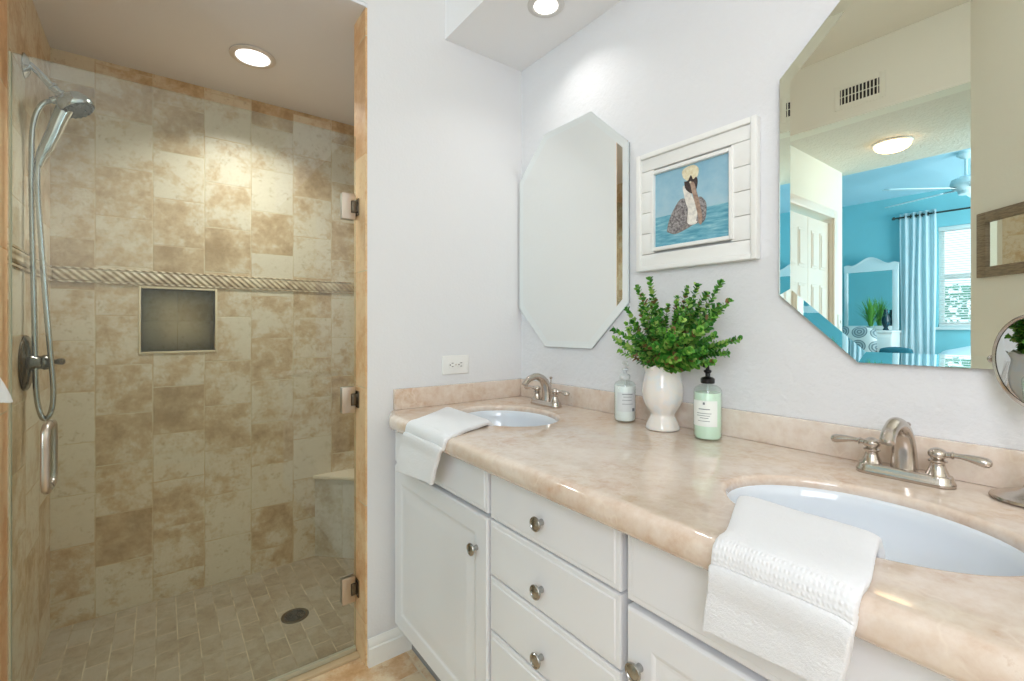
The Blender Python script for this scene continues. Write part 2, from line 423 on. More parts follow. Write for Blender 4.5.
# hall
HX = -1.92
wallbox('wall_hall', M['beige'], (HX, XV - .1, 1.40, 1.5, 2.03, 2.43), (HX, -1.72, 1.40, 1.5, 0, 2.03), (-.92, XV - .1, 1.40, 1.5, 0, 2.03), label='cream hall wall around the closet door')
wallbox('wall_hall_near', M['beige'], (HX, -.95, .02, .10, 0, 2.43), label='cream hall wall opposite the closet')
wallbox('ceiling_hall', M['hallceil'], (HX - .1, XV - .1, .0, 1.5, 2.43, 2.55), label='textured hall ceiling')
plainfloor = plain('pale_carpet', '#b9ad99', .95)
wallbox('floor_hall', plainfloor, (-5.3, -1.1, -1.1, 3.7, -.06, 0), label='pale bedroom and hall carpet')
# bedroom
BXF = -5.05
WY0, WY1, WZ0, WZ1 = .40, 1.40, 1.18, 2.39
wallbox('wall_bedroom_far', M['teal'], (BXF - .12, BXF, WY1, 3.6, 0, HC), (BXF - .12, BXF, -1.0, WY0, 0, HC), (BXF - .12, BXF, WY0, WY1, 0, WZ0), (BXF - .12, BXF, WY0, WY1, WZ1, HC), label='teal bedroom wall behind the bed')
wallbox('wall_bedroom_left', M['teal'], (BXF, HX, 3.5, 3.6, 0, HC), label='teal left bedroom wall')
wallbox('wall_bedroom_near', M['teal'], (HX - .1, HX, 1.5, 3.5, 0, HC), (HX - .1, HX, -1.0, .02, 0, HC), (HX - .1, HX, .02, 1.5, 2.56, HC), label='teal bedroom wall beside the hall')
wallbox('wall_bedroom_right', M['teal'], (BXF, HX, -1.1, -1.0, 0, HC), label='teal right bedroom wall')
wallbox('ceiling_bedroom', M['blueceil'], (BXF - .1, HX, -1.1, 3.6, HC, HC + .1), label='pale blue bedroom ceiling')
# bedroom window with frame, pane
b = B()
for q in ((WY0, WY0 + .05, WZ0, WZ1), (WY1 - .05, WY1, WZ0, WZ1)): bx(b, BXF - .09, BXF - .05, q[0], q[1], q[2], q[3], .003)
for z in (WZ0, WZ1 - .05, 1.76): bx(b, BXF - .09, BXF - .05, WY0 + .05, WY1 - .05, z, z + .05, .003)
wn_ = struct('window_2', b, M['trim'], label='white bedroom window frame')
b = B(); bx(b, BXF - .075, BXF - .070, WY0 + .04, WY1 - .04, WZ0 + .04, WZ1 - .04); obj('pane', b, M['winglass'], wn_)
b = B(); bx(b, BXF - .05, BXF + .05, WY0 - .05, WY1 + .05, WZ0 - .035, WZ0 - .002, .005)
struct('trim_5', b, M['trim'], label='white bedroom window sill')

# ------------------------------------------------------------------ vanity cabinets
FX = .660                       # front face of doors and drawers
ZT, ZB = CZ - .351, CZ - 1.050  # top and bottom of the fronts
def panel(bm, y0, y1, z0, z1, rings, thick=.036):
    """a front facing -x; rings = (inset, depth back from the front face)"""
    t = B(); R = []
    for ins, dep in [(0, thick)] + rings:
        R.append([t.verts.new((dep, a, c)) for a, c in ((y0 + ins, z0 + ins), (y1 - ins, z0 + ins), (y1 - ins, z1 - ins), (y0 + ins, z1 - ins))])
    for a, c in zip(R, R[1:]):
        for i in range(4): t.faces.new((a[i], a[(i + 1) % 4], c[(i + 1) % 4], c[i]))
    t.faces.new(R[-1]); t.faces.new(R[0][::-1]); bmesh.ops.recalc_face_normals(t, faces=t.faces); addbm(bm, t)
DRAW = [(0, .006), (.001, .003), (.004, .0022), (.011, .0022), (.0135, 0)]
DOOR = [(0, .006), (.001, .003), (.004, 0), (.052, 0), (.056, .001), (.060, .0028), (.066, .0034), (.074, .0030), (.100, .0012), (.106, .001)]
kp = [(.0, -.020), (.0070, -.020), (.0070, -.017), (.0052, -.012), (.0052, -.009), (.009, -.006), (.0150, -.003), (.0162, 0), (.0150, .0025), (.0125, .0030), (.0115, .0018), (.006, .0034), (0, .004)]
_kb = B(); lathe(_kb, [(r, z) for r, z in kp], 28, mat=Matrix.Rotation(-PI / 2, 4, 'Y'), cap0=False, cap1=False)
_kme = obj('knob', _kb, M['pewter']); knob_mesh = _kme.data; bpy.data.objects.remove(_kme)
def knob(parent, y, z):
    k = link('knob', knob_mesh, parent); k.location = (-.020, y, z); return k
def front(cab, name, y0, y1, z0, z1, style, kn=None):
    """kn = (y, z) of the knob in world coordinates"""
    base = cab.location
    b = B(); panel(b, y0 - base.y, y1 - base.y, z0 - base.z, z1 - base.z, style)
    o = obj(name, b, M['cab'], cab, sharp=25, smooth=False); o.location = (FX - base.x, 0, 0)
    if kn: knob(o, kn[0] - base.y, kn[1] - base.z)
    return o
def carcass(cab, y0, y1, ends=(0, 0)):
    b = B(); x, yb = cab.location.x, cab.location.y
    bx(b, FX + .0185 - x, .96 - x, y0 - yb, y1 - yb, ZB - .006, CZ - .348, .001)
    if True:
        bx(b, .735 - x, .95 - x, y0 - yb, y1 - yb, 0, ZB - .006)
    return obj('body', b, M['cabin'], cab)
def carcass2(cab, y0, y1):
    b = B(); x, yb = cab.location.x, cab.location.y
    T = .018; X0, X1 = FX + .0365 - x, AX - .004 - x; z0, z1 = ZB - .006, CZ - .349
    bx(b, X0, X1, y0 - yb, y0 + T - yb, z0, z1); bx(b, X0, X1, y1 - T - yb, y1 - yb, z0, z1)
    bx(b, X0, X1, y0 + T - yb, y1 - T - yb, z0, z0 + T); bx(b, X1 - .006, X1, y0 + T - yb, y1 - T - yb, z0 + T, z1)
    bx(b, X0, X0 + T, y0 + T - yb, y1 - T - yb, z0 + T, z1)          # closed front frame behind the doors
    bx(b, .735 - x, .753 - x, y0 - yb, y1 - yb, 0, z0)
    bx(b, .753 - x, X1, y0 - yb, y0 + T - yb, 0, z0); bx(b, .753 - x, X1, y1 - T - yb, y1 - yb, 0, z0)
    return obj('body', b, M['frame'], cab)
LY0, LY1 = .975, 1.598
c1 = thing('vanity_cabinet', 'white vanity cabinet with one door under the far sink, beside the end wall', 'cabinet', (.96, 1.28, 0))
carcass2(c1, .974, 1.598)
front(c1, 'false_front', .981, 1.566, CZ - .476, ZT, DRAW)
front(c1, 'door', .981, 1.566, ZB, CZ - .489, DOOR, (1.028, CZ - .578))
c2 = thing('drawer_cabinet', 'white middle cabinet with a stack of four knobbed drawers', 'cabinet', (.96, .76, 0))
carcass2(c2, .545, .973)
zs = [CZ - .351, CZ - .4835, CZ - .625, CZ - .7625, ZB]
for i in range(4):
    z1, z0 = zs[i] - (0 if i == 0 else .0028), zs[i + 1] + (.0028 if i < 3 else 0)
    front(c2, 'drawer', .553, .968, z0, z1, DRAW, (.767, (CZ - .424, CZ - .570, CZ - .717, CZ - .88)[i]))
c3 = thing('vanity_cabinet', 'white vanity cabinet under the near sink, right of the drawers', 'cabinet', (.96, .24, 0))
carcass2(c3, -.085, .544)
front(c3, 'false_front', -.075, .538, CZ - .484, ZT, DRAW)
front(c3, 'door', -.075, .538, ZB, CZ - .496, DOOR, (.508, CZ - .588))

# ------------------------------------------------------------------ worktop
CT = CZ - .300; SLAB = .022; XF = .640
SINKS = [(.940, 1.275, .152, .195), (.895, .265, .152, .200)]
b = B()
YA, YB = -.20, YE - .001
def rect_hole(bm, x0, x1, y0, y1, cx, cy, rx, ry, N=96):
    prof = [(.010, 0), (.006, -.0007), (.003, -.0025), (.001, -.005), (0, -.009), (0, -SLAB + .003), (.003, -SLAB)]
    rings = []
    outer = []
    for i in range(N):
        a = 2 * PI * i / N; dx, dy = math.cos(a), math.sin(a)
        k = min((x1 - cx) / dx if dx > 1e-9 else 1e9, (x0 - cx) / dx if dx < -1e-9 else 1e9, (y1 - cy) / dy if dy > 1e-9 else 1e9, (y0 - cy) / dy if dy < -1e-9 else 1e9)
        outer.append([cx + dx * k, cy + dy * k])
    for X in (x0, x1):
        for Y in (y0, y1):                                             # snap the nearest point to each corner
            j = min(range(N), key=lambda i: (outer[i][0] - X) ** 2 + (outer[i][1] - Y) ** 2); outer[j] = [X, Y]
    rings.append([bm.verts.new((p[0], p[1], CT)) for p in outer])
    for off, dz in prof:
        rings.append([bm.verts.new((cx + math.cos(2 * PI * i / N) * (rx + off), cy + math.sin(2 * PI * i / N) * (ry + off), CT + dz)) for i in range(N)])
    for r0, r1 in zip(rings, rings[1:]):
        for i in range(N): bm.faces.new((r0[i], r0[(i + 1) % N], r1[(i + 1) % N], r1[i]))
rect_hole(b, XF, AX - .001, 1.0, YB, *SINKS[0])
rect_hole(b, XF, AX - .001, YA, .55, *SINKS[1])
b.faces.new([b.verts.new(p) for p in ((XF, .55, CT), (AX - .001, .55, CT), (AX - .001, 1.0, CT), (XF, 1.0, CT))])
EP = [(XF, 0), (.630, -.0002), (.626, -.0012), (.623, -.003), (.621, -.0042), (.618, -.0055), (.6145, -.0095), (.612, -.016), (.611, -.025), (.6115, -.034), (.614, -.041), (.619, -.0465), (.626, -.049), (.640, -.0495), (.676, -.0495), (.676, -SLAB)]
secs = [[b.verts.new((x, yy, CT + z)) for x, z in EP] for yy in (YB, 1.585, 1.57, 1.553, 1.536, 1.52, 1.505, 1.49, YA)]
for r0, r1 in zip(secs, secs[1:]):
    for i in range(len(EP) - 1): b.faces.new((r0[i], r0[i + 1], r1[i + 1], r1[i]))
b.faces.new([b.verts.new((x, YA, CT + z)) for x, z in EP + [(AX - .001, -SLAB), (AX - .001, 0)]])
for v in b.verts:                                                    # the front edge curves back to meet the end wall
    if v.co.y > 1.48 and v.co.x < .70: v.co.x += .043 * (max(0, v.co.y - 1.49) / .11) ** 1.2 * min(1, max(0, (.70 - v.co.x) / .05))
bmesh.ops.remove_doubles(b, verts=b.verts, dist=.00005)
bmesh.ops.recalc_face_normals(b, faces=b.faces)
for f in b.faces:
    if all(abs(v.co.z - CT) < 1e-5 for v in f.verts) and f.normal.z < 0: f.normal_flip()
ct = thing('countertop', 'long cream marble worktop with two oval sink cutouts', 'countertop', (.94, .70, CT))
obj('slab', b, M['marble'], ct, world=True, sharp=50)
b = B(); bx(b, 1.238, AX - .001, YA, YE - .001, CT + .0005, CZ - .226, .0015)
obj('backsplash', b, M['marble'], ct, world=True)
b = B(); bx(b, .668, 1.2375, YE - .021, YE - .001, CT + .0005, CZ - .226, .0015)
obj('backsplash', b, M['marble'], ct, world=True)

def sink(x, y, rx, ry, label):
    t = thing('sink_basin', label, 'sink', (x, y, CT - SLAB))
    b = B(); prof = [(1.10, -.001), (1.03, -.001), (1.015, -.004)]
    for i in range(1, 15):
        th = PI / 2 * i / 15; prof.append((1.01 * math.cos(th) ** .62, -.004 - .135 * math.sin(th) ** 1.0))
    prof += [(.13, -.1395), (.125, -.143)]
    lathe(b, prof, 72, sx=rx, sy=ry, cap0=False, cap1=False)
    bw = obj('bowl', b, M['porcelain'], t, sharp=60)
    sm = bw.modifiers.new('thick', 'SOLIDIFY'); sm.thickness = .008; sm.offset = -1
    b = B(); lathe(b, [(.0, -.147), (.020, -.147), (.024, -.1405), (.021, -.138), (.016, -.1395), (.014, -.137), (.006, -.1355), (0, -.135)], 32, cap0=False, cap1=False)
    obj('drain', b, M['nickel'], t)
    b = B(); lathe(b, [(0, 0), (.006, 0), (.0085, .002), (.0085, .003), (0, .003)], 24, mat=Matrix.Translation((-rx * .92, 0, -.050)) @ Matrix.Rotation(PI / 2.6, 4, 'Y'))
    obj('overflow', b, M['nickel'], t)
    return t
sink(*SINKS[0], 'pale oval undermount sink at the far end of the vanity')
sink(*SINKS[1], 'pale oval undermount sink at the near end of the vanity')

# ------------------------------------------------------------------ faucets (local: -x towards the sink, y along the wall)
def make_faucet(label):
    t = thing('faucet', label, 'faucet', (0, 0, 0), group='brushed nickel sink faucets')
    b = B()
    def plate(hw, hl, z, ins=0):
        P = []
        for k in range(48):
            a = 2 * PI * k / 48; r = hw - ins; cy = (hl - hw) * (1 if math.sin(a) >= 0 else -1)
            P.append((r * math.cos(a), cy + r * math.sin(a), z))
        return P
    rings = [[b.verts.new(p) for p in plate(.0235, .0775, z, i)] for z, i in ((0, 0), (.006, 0), (.009, .001), (.012, .003), (.017, .0035), (.020, .005), (.021, .009))]
    for a, c in zip(rings, rings[1:]):
        for i in range(48): b.faces.new((a[i], a[(i + 1) % 48], c[(i + 1) % 48], c[i]))
    b.faces.new(rings[-1]); b.faces.new(rings[0][::-1])
    obj('base_plate', b, M['nickel'], t, sharp=50)
    for sgn in (1, -1):
        b = B()
        lathe(b, [(.0240, .014), (.0240, .019), (.0225, .021), (.0195, .027), (.0165, .034), (.0140, .042), (.0125, .049), (.0135, .051), (.0150, .053), (.0150, .056), (.0125, .058),
                  (.0095, .060), (.0115, .062), (.0145, .066), (.0155, .071), (.0145, .076), (.0110, .081), (.0055, .0845), (0, .0855)], 32, (0, sgn * .051, 0))
        for v in b.verts:
            v.co.z = .014 + (v.co.z - .014) * .80; k_ = .84 if v.co.z < .045 else .95; v.co.x *= k_; v.co.y = sgn * .051 + (v.co.y - sgn * .051) * k_
        h = obj('handle', b, M['nickel'], t, sharp=50)
        b = B(); z = .0600; y0 = sgn * .051
        pts = [(0, y0 + sgn * .012, z), (0, y0 + sgn * .019, z + .0005), (0, y0 + sgn * .021, z + .0005), (0, y0 + sgn * .024, z + .001), (0, y0 + sgn * .032, z + .0012), (0, y0 + sgn * .042, z + .0006), (0, y0 + sgn * .054, z - .001), (0, y0 + sgn * .064, z - .003), (0, y0 + sgn * .070, z - .004), (0, y0 + sgn * .073, z - .0045)]
        tube(b, pts, [.0066, .0066, .0090, .0056, .0056, .0076, .0096, .0108, .0084, .0032], 16, .85)
        obj('lever', b, M['nickel'], h)
    # spout: broad tapering arch
    b = B(); pts = []; rad = []
    ctrl = [(.006, 0, .016), (.006, 0, .040), (.003, 0, .066), (-.006, 0, .088), (-.022, 0, .104), (-.046, 0, .113), (-.070, 0, .110), (-.090, 0, .101), (-.101, 0, .090)]
    P = smooth_path(ctrl, 6); n = len(P)
    R = [.0225 - .0105 * min(1, (i / (n - 1)) * 1.3) for i in range(n)]
    tube(b, P, R, 24, .92, ref=(1, 0, 0))
    sp_ = obj('spout', b, M['nickel'], t, sharp=60)
    b = B(); tube(b, [(-.0995, 0, .0920), (-.1030, 0, .0865), (-.1045, 0, .0835)], [.0118, .0132, .0112], 24, .95, ref=(1, 0, 0)); obj('aerator', b, M['nickel'], sp_)
    b = B(); tube(b, [(.024, 0, .018), (.026, 0, .100)], .0022, 10); lathe(b, [(0, 0), (.004, 0), (.0062, .003), (.0062, .006), (.003, .009), (0, .0095)], 16, (.026, 0, .099)); obj('lift_rod', b, M['nickel'], t)
    return t
fa = make_faucet('brushed nickel two-handle faucet behind the near sink, left of the round mirror')
fa.location = (1.172, .269, CT)
dup(fa, (1.168, 1.335, CT), 0, 'brushed nickel two-handle faucet behind the far sink, near the corner')

# ------------------------------------------------------------------ wall mirrors (octagonal, bevelled)
def octa(y0, y1, z0, z1, cy, cz):
    return [(y0 + cy, z0), (y1 - cy, z0), (y1, z0 + cz), (y1, z1 - cz), (y1 - cy, z1), (y0 + cy, z1), (y0, z1 - cz), (y0, z0 + cz)]
def oct_mirror(y0, y1, label, tilt=0):
    z0, z1 = CZ - .080, CZ + .779; cy, cz = .165, .159
    yc, zc = (y0 + y1) / 2, (z0 + z1) / 2; XM = 1.243
    t = thing('wall_mirror', label, 'mirror', (AX, yc, z0)); t.rotation_euler.z = tilt; t.location.x -= tilt * .31
    out = octa(y0, y1, z0, z1, cy, cz); k = .024
    inn = octa(y0 + k, y1 - k, z0 + k, z1 - k, cy - k * .414 + .0, cz - k * .414)
    b = B()
    vi = [b.verts.new((XM, p[0], p[1])) for p in inn]; b.faces.new(vi)
    bmesh.ops.recalc_face_normals(b, faces=b.faces)
    obj('mirror_plate', b, M['mirror'], t, world=True, smooth=False)
    b = B()
    vi = [b.verts.new((XM, p[0], p[1])) for p in inn]; vo = [b.verts.new((XM - .0016, p[0], p[1])) for p in out]
    vb = [b.verts.new((XM + .0045, p[0], p[1])) for p in out]
    for i in range(8):
        j = (i + 1) % 8; b.faces.new((vi[i], vi[j], vo[j], vo[i])); b.faces.new((vo[i], vo[j], vb[j], vb[i]))
    b.normal_update()
    obj('bevelled_edge', b, M['mbevel'], t, world=True, smooth=False)
    b = B(); prism(b, octa(y0 + .002, y1 - .002, z0 + .002, z1 - .002, cy, cz), AX - .0005 - (XM + .0045), 'x', XM + .0045)
    obj('backing', b, plain('mirror_backing', '#8b8f8e', .5), t, world=True, smooth=False)
    return t
oct_mirror(1.008, 1.588, 'tall octagonal wall mirror above the far sink, in the corner', .012)
oct_mirror(-.060, .529, 'octagonal wall mirror above the near sink, reflecting the blue bedroom')

# ------------------------------------------------------------------ framed pelican picture
def picture():
    y0, y1, z0, z1 = .582, .965, CZ + .177, CZ + .551
    t = thing('framed_picture', 'white shiplap framed pelican picture hung between the octagonal mirrors', 'picture', (AX, (y0 + y1) / 2, z0))
    X = lambda d: AX - d
    b = B(); L = .016
    for q in ((y0, y0 + L, z0, z1), (y1 - L, y1, z0, z1)): bx(b, X(.026), X(.001), q[0], q[1], q[2], q[3], .0025)
    for q in ((z0, z0 + L), (z1 - L, z1)): bx(b, X(.026), X(.001), y0 + L, y1 - L, q[0], q[1], .0025)
    obj('outer_frame', b, M['trim'], t, world=True)
    a0, a1, c0, c1 = .657, .899, CZ + .248, CZ + .477
    b = B(); n = 6; zz0, zz1 = z0 + L, z1 - L
    H = (zz1 - zz0)
    edges = [zz0, c0 - .018] + [c0 - .018 + (c1 - c0 + .036) * k / 4 for k in range(1, 4)] + [c1 + .018, zz1]
    for k in range(len(edges) - 1):
        lo, hi = edges[k] + .0008, edges[k + 1] - .0008
        if k in (0, len(edges) - 2): bx(b, X(.018), X(.001), y0 + L, y1 - L, lo, hi, .0012)
        else:
            bx(b, X(.018), X(.001), y0 + L, a0 - .004, lo, hi, .0012); bx(b, X(.018), X(.001), a1 + .004, y1 - L, lo, hi, .0012)
    obj('shiplap_boards', b, M['trim'], t, world=True)
    b = B(); l = .011
    for q in ((a0 - l, a0, c0 - l, c1 + l), (a1, a1 + l, c0 - l, c1 + l)): bx(b, X(.025), X(.010), q[0], q[1], q[2], q[3], .002)
    for q in ((c0 - l, c0), (c1, c1 + l)): bx(b, X(.025), X(.010), a0, a1, q[0], q[1], .002)
    obj('inner_frame', b, M['trim'], t, world=True)
    # print: sky and sea
    m = NT('seascape_print'); c = m.coord('UV'); sp = m.new('ShaderNodeSeparateXYZ'); m.l.new(c, sp.inputs[0])
    mp = m.new('ShaderNodeMapping'); mp.inputs['Scale'].default_value = (2, 12, 1); m.l.new(c, mp.inputs[0])
    nz = m.noise(mp.outputs[0], 2.2, 5, .6); n2 = m.noise(c, 5, 4, .6)
    sea = m.ramp(nz, [(.35, lin('#4d93ab')), (.55, lin('#76b3c4')), (.7, lin('#a9d0d6'))])
    sky = m.ramp(m.math('ADD', m.math('MULTIPLY', n2, .6), m.math('MULTIPLY', sp.outputs[1], .4)), [(.3, lin('#b3cdd6')), (.55, lin('#9dc3d3')), (.8, lin('#84b4cb'))])
    m.set(Base_Color=m.mix(m.math('GREATER_THAN', sp.outputs[1], .41), sea, sky), Roughness=.35)
    b = B(); xx = X(.0135)
    vs = [b.verts.new(p) for p in ((xx, a1, c0), (xx, a0, c0), (xx, a0, c1), (xx, a1, c1))]; f = b.faces.new(vs)
    uvl = b.loops.layers.uv.new('UVMap')
    for lp, q in zip(f.loops, ((0, 0), (1, 0), (1, 1), (0, 1))): lp[uvl].uv = q
    pr = obj('print', b, m.m, t, world=True, smooth=False)
    def mot(name, c0_, c1_, sc):
        k = NT(name); n = k.noise(k.coord(), sc, 5, .7)
        k.set(Base_Color=k.ramp(n, [(.38, lin(c0_)), (.6, lin(c1_))]), Roughness=.4); return k.m
    def shape(nm, pts, mat, d):
        # pts in picture fractions: 0..1 left to right, 0..1 bottom to top
        b = B(); P = smooth_path([(p[0], p[1], 0) for p in pts] + [(pts[0][0], pts[0][1], 0)], 5)[:-1]
        b.faces.new([b.verts.new((xx - d, a1 + (a0 - a1) * p.x, c0 + (c1 - c0) * p.y)) for p in P])
        bmesh.ops.triangulate(b, faces=b.faces); obj(nm, b, mat, pr, world=True, smooth=False)
    feath = mot('grey_brown_feathers', '#5a5355', '#a8a3a2', 160)
    shape('pelican_body', [(.17, .19), (.20, .33), (.27, .47), (.36, .58), (.44, .57), (.52, .50), (.62, .56), (.70, .48), (.71, .36), (.68, .24), (.55, .22), (.42, .17), (.28, .14)], mot('feather_shade', '#6d6663', '#99928f', 160), .0003)
    shape('pelican_wing', [(.18, .19), (.22, .36), (.30, .50), (.38, .58), (.44, .53), (.46, .40), (.43, .26), (.36, .19), (.26, .16)], feath, .0006)
    shape('pelican_breast', [(.42, .60), (.40, .74), (.47, .72), (.53, .58), (.59, .42), (.60, .26), (.54, .22), (.46, .26), (.47, .42), (.44, .52)], mot('white_breast', '#d4d0c8', '#efeae0', 90), .0008)
    shape('pelican_wing', [(.58, .26), (.60, .40), (.60, .54), (.66, .54), (.71, .42), (.69, .26), (.64, .22)], feath, .0009)
    shape('pelican_head', [(.40, .86), (.39, .94), (.45, 1.0 - .02), (.55, .98), (.61, .92), (.60, .83), (.55, .79), (.46, .80)], mot('pale_yellow_crown', '#d9cba0', '#ece4c8', 90), .0010)
    shape('pelican_neck', [(.42, .80), (.43, .72), (.47, .66), (.53, .62), (.58, .66), (.60, .76), (.58, .82), (.54, .80), (.51, .86), (.47, .80)], mot('dark_brown_neck', '#2e2625', '#4d4140', 120), .0012)
    shape('pelican_bill', [(.50, .76), (.52, .66), (.56, .50), (.60, .34), (.62, .22), (.65, .21), (.66, .30), (.63, .46), (.59, .62), (.55, .76)], mot('bill', '#8d7466', '#b79d8b', 90), .0015)
    b = B(); lathe(b, [(0, .0002), (.0034, .0002), (.0034, .0004), (0, .0004)], 12, (xx - .0016, a1 + (a0 - a1) * .505, c0 + (c1 - c0) * .77), Matrix.Rotation(-PI / 2, 4, 'Y')); obj('pelican_eye', b, plain('pale_eye', '#cfc6a8', .4), pr, world=True)
picture()

# ------------------------------------------------------------------ outlet on the end wall
def outlet():
    cx, cz = .926, CZ - .150
    t = thing('wall_outlet', 'white double wall outlet above the end backsplash', 'outlet', (cx, YE, cz))
    b = B(); bx(b, -.060, .060, -.006, -.0005, -.037, .037, .003, 3); obj('cover_plate', b, M['plastic'], t)
    for s in (-1, 1):
        b = B(); lathe(b, [(0, 0), (.0165, 0), (.0165, .003), (0, .003)], 28, (s * .0195, -.0055, 0), Matrix.Rotation(PI / 2, 4, 'X'), sx=.92, sy=.85)
        r = obj('receptacle', b, M['plastic'], t)
        b = B()
        for dz in (-.0065, .0065): bx(b, s * .0195 - .001, s * .0195 + .007, -.0092, -.008, dz - .0012, dz + .0012)
        lathe(b, [(0, 0), (.0025, 0), (.0025, .0008), (0, .0008)], 12, (s * .0195 - .0075, -.0084, 0), Matrix.Rotation(PI / 2, 4, 'X'))
        obj('slots', b, M['slot'], r)
    b = B(); lathe(b, [(0, 0), (.003, 0), (.0025, .001), (0, .0012)], 12, (0, -.006, 0), Matrix.Rotation(PI / 2, 4, 'X')); obj('screw', b, M['satin'], t)
outlet()

# ------------------------------------------------------------------ shower door
GY = 1.69
def shower_door():
    x0, x1, z0, z1 = -.300, .5635, .026, CZ + .688
    t = thing('shower_door', 'frameless clear glass shower door with three square hinges', 'shower door', ((x0 + x1) / 2, GY, z0))
    b = B(); bx(b, x0, x1, GY - .005, GY + .005, z0, z1, .001, 1); obj('glass_panel', b, M['glass'], t, world=True, sharp=20)
    b = B(); bx(b, x0, x1, GY - .007, GY + .007, .011, .027, .002)
    sw = NT('clear_vinyl_sweep'); sw.set(Base_Color=lin('#cfc9b0'), Roughness=.3, Transmission_Weight=.3); obj('bottom_sweep', b, sw.m, t, world=True)
    b = B(); bx(b, x0 - .004, x0, GY - .006, GY + .006, z0, z1); obj('edge_seal', b, plain('edge_seal_vinyl', '#b9bda6', .3), t, world=True)
    for cz in (CZ + .430, CZ - .263, CZ - .944):
        b = B()
        for s in (-1, 1):
            ya, yb = (GY - .0135, GY - .0055) if s < 0 else (GY + .0055, GY + .0135)
            # plate with a notch for the knuckle
            prism(b, [(.512, cz - .046), (.559, cz - .046), (.559, cz - .022), (.543, cz - .022), (.543, cz + .022), (.559, cz + .022), (.559, cz + .046), (.512, cz + .046)], yb - ya, 'y', ya, .0012)
        h = obj('hinge', b, M['satin'], t, world=True, sharp=30)
        b = B(); bx(b, .5445, .5680, GY - .0145, GY + .0145, cz - .0205, cz + .0205, .0012); bx(b, .5640, .5690, GY - .026, GY + .028, cz - .030, cz + .030, .001)
        obj('knuckle', b, M['bronze'], h, world=True)
    b = B(); hx = -.232; zt, zb = CZ - .255, CZ - .418
    for s in (-1, 1):
        P = smooth_path([(hx, GY + s * .004, zt), (hx, GY + s * .030, zt), (hx, GY + s * .047, zt - .010), (hx, GY + s * .053, zt - .035), (hx, GY + s * .053, (zt + zb) / 2), (hx, GY + s * .053, zb + .035), (hx, GY + s * .047, zb + .010), (hx, GY + s * .030, zb), (hx, GY + s * .004, zb)], 6)
        tube(b, P, .0095, 16)
    obj('handle', b, M['satin'], t, world=True)
shower_door()

# ------------------------------------------------------------------ shower seat, drain, head, valve
st = thing('corner_bench', 'tiled triangular corner seat at the right of the shower', 'seat', (.9, 2.4, 0))
sx0, zz = .634, CZ - .766
k = SR - sx0
b = B(); prism(b, [(sx0, SB - .001), (SR - .001, SB - .001), (SR - .001, SB - k)], zz - .018, 'z', 0); obj('seat_body', b, M['tile_seat'], st, world=True)
b = B(); prism(b, [(sx0 - .012, SB - .001), (SR - .001, SB - .001), (SR - .001, SB - k - .012)], .017, 'z', zz - .0175, .002)
obj('seat_top', b, plain('cream_stone_edge', '#ddcdb0', .3), st, world=True)
d = onz(295, 616, 0)
dt = thing('floor_drain', 'round dark metal drain in the shower floor', 'drain', (d.x, d.y, 0))
b = B(); lathe(b, [(0, .0005), (.052, .0005), (.052, .003), (.049, .004), (.040, .0035), (.038, .0015), (0, .0015)], 40, cap0=False, cap1=False); obj('flange', b, M['bronze'], dt)
b = B()
for rr in (.036, .027, .018, .009):
    tube(b, [(rr * math.cos(a), rr * math.sin(a), .0035) for a in [2 * PI * i / 32 for i in range(33)]], .0022, 6, cap=False)
for k_ in range(4): a = k_ * PI / 4; tube(b, [(-.036 * math.cos(a), -.036 * math.sin(a), .0035), (.036 * math.cos(a), .036 * math.sin(a), .0035)], .0018, 6)
obj('grate', b, M['rubber'], dt)

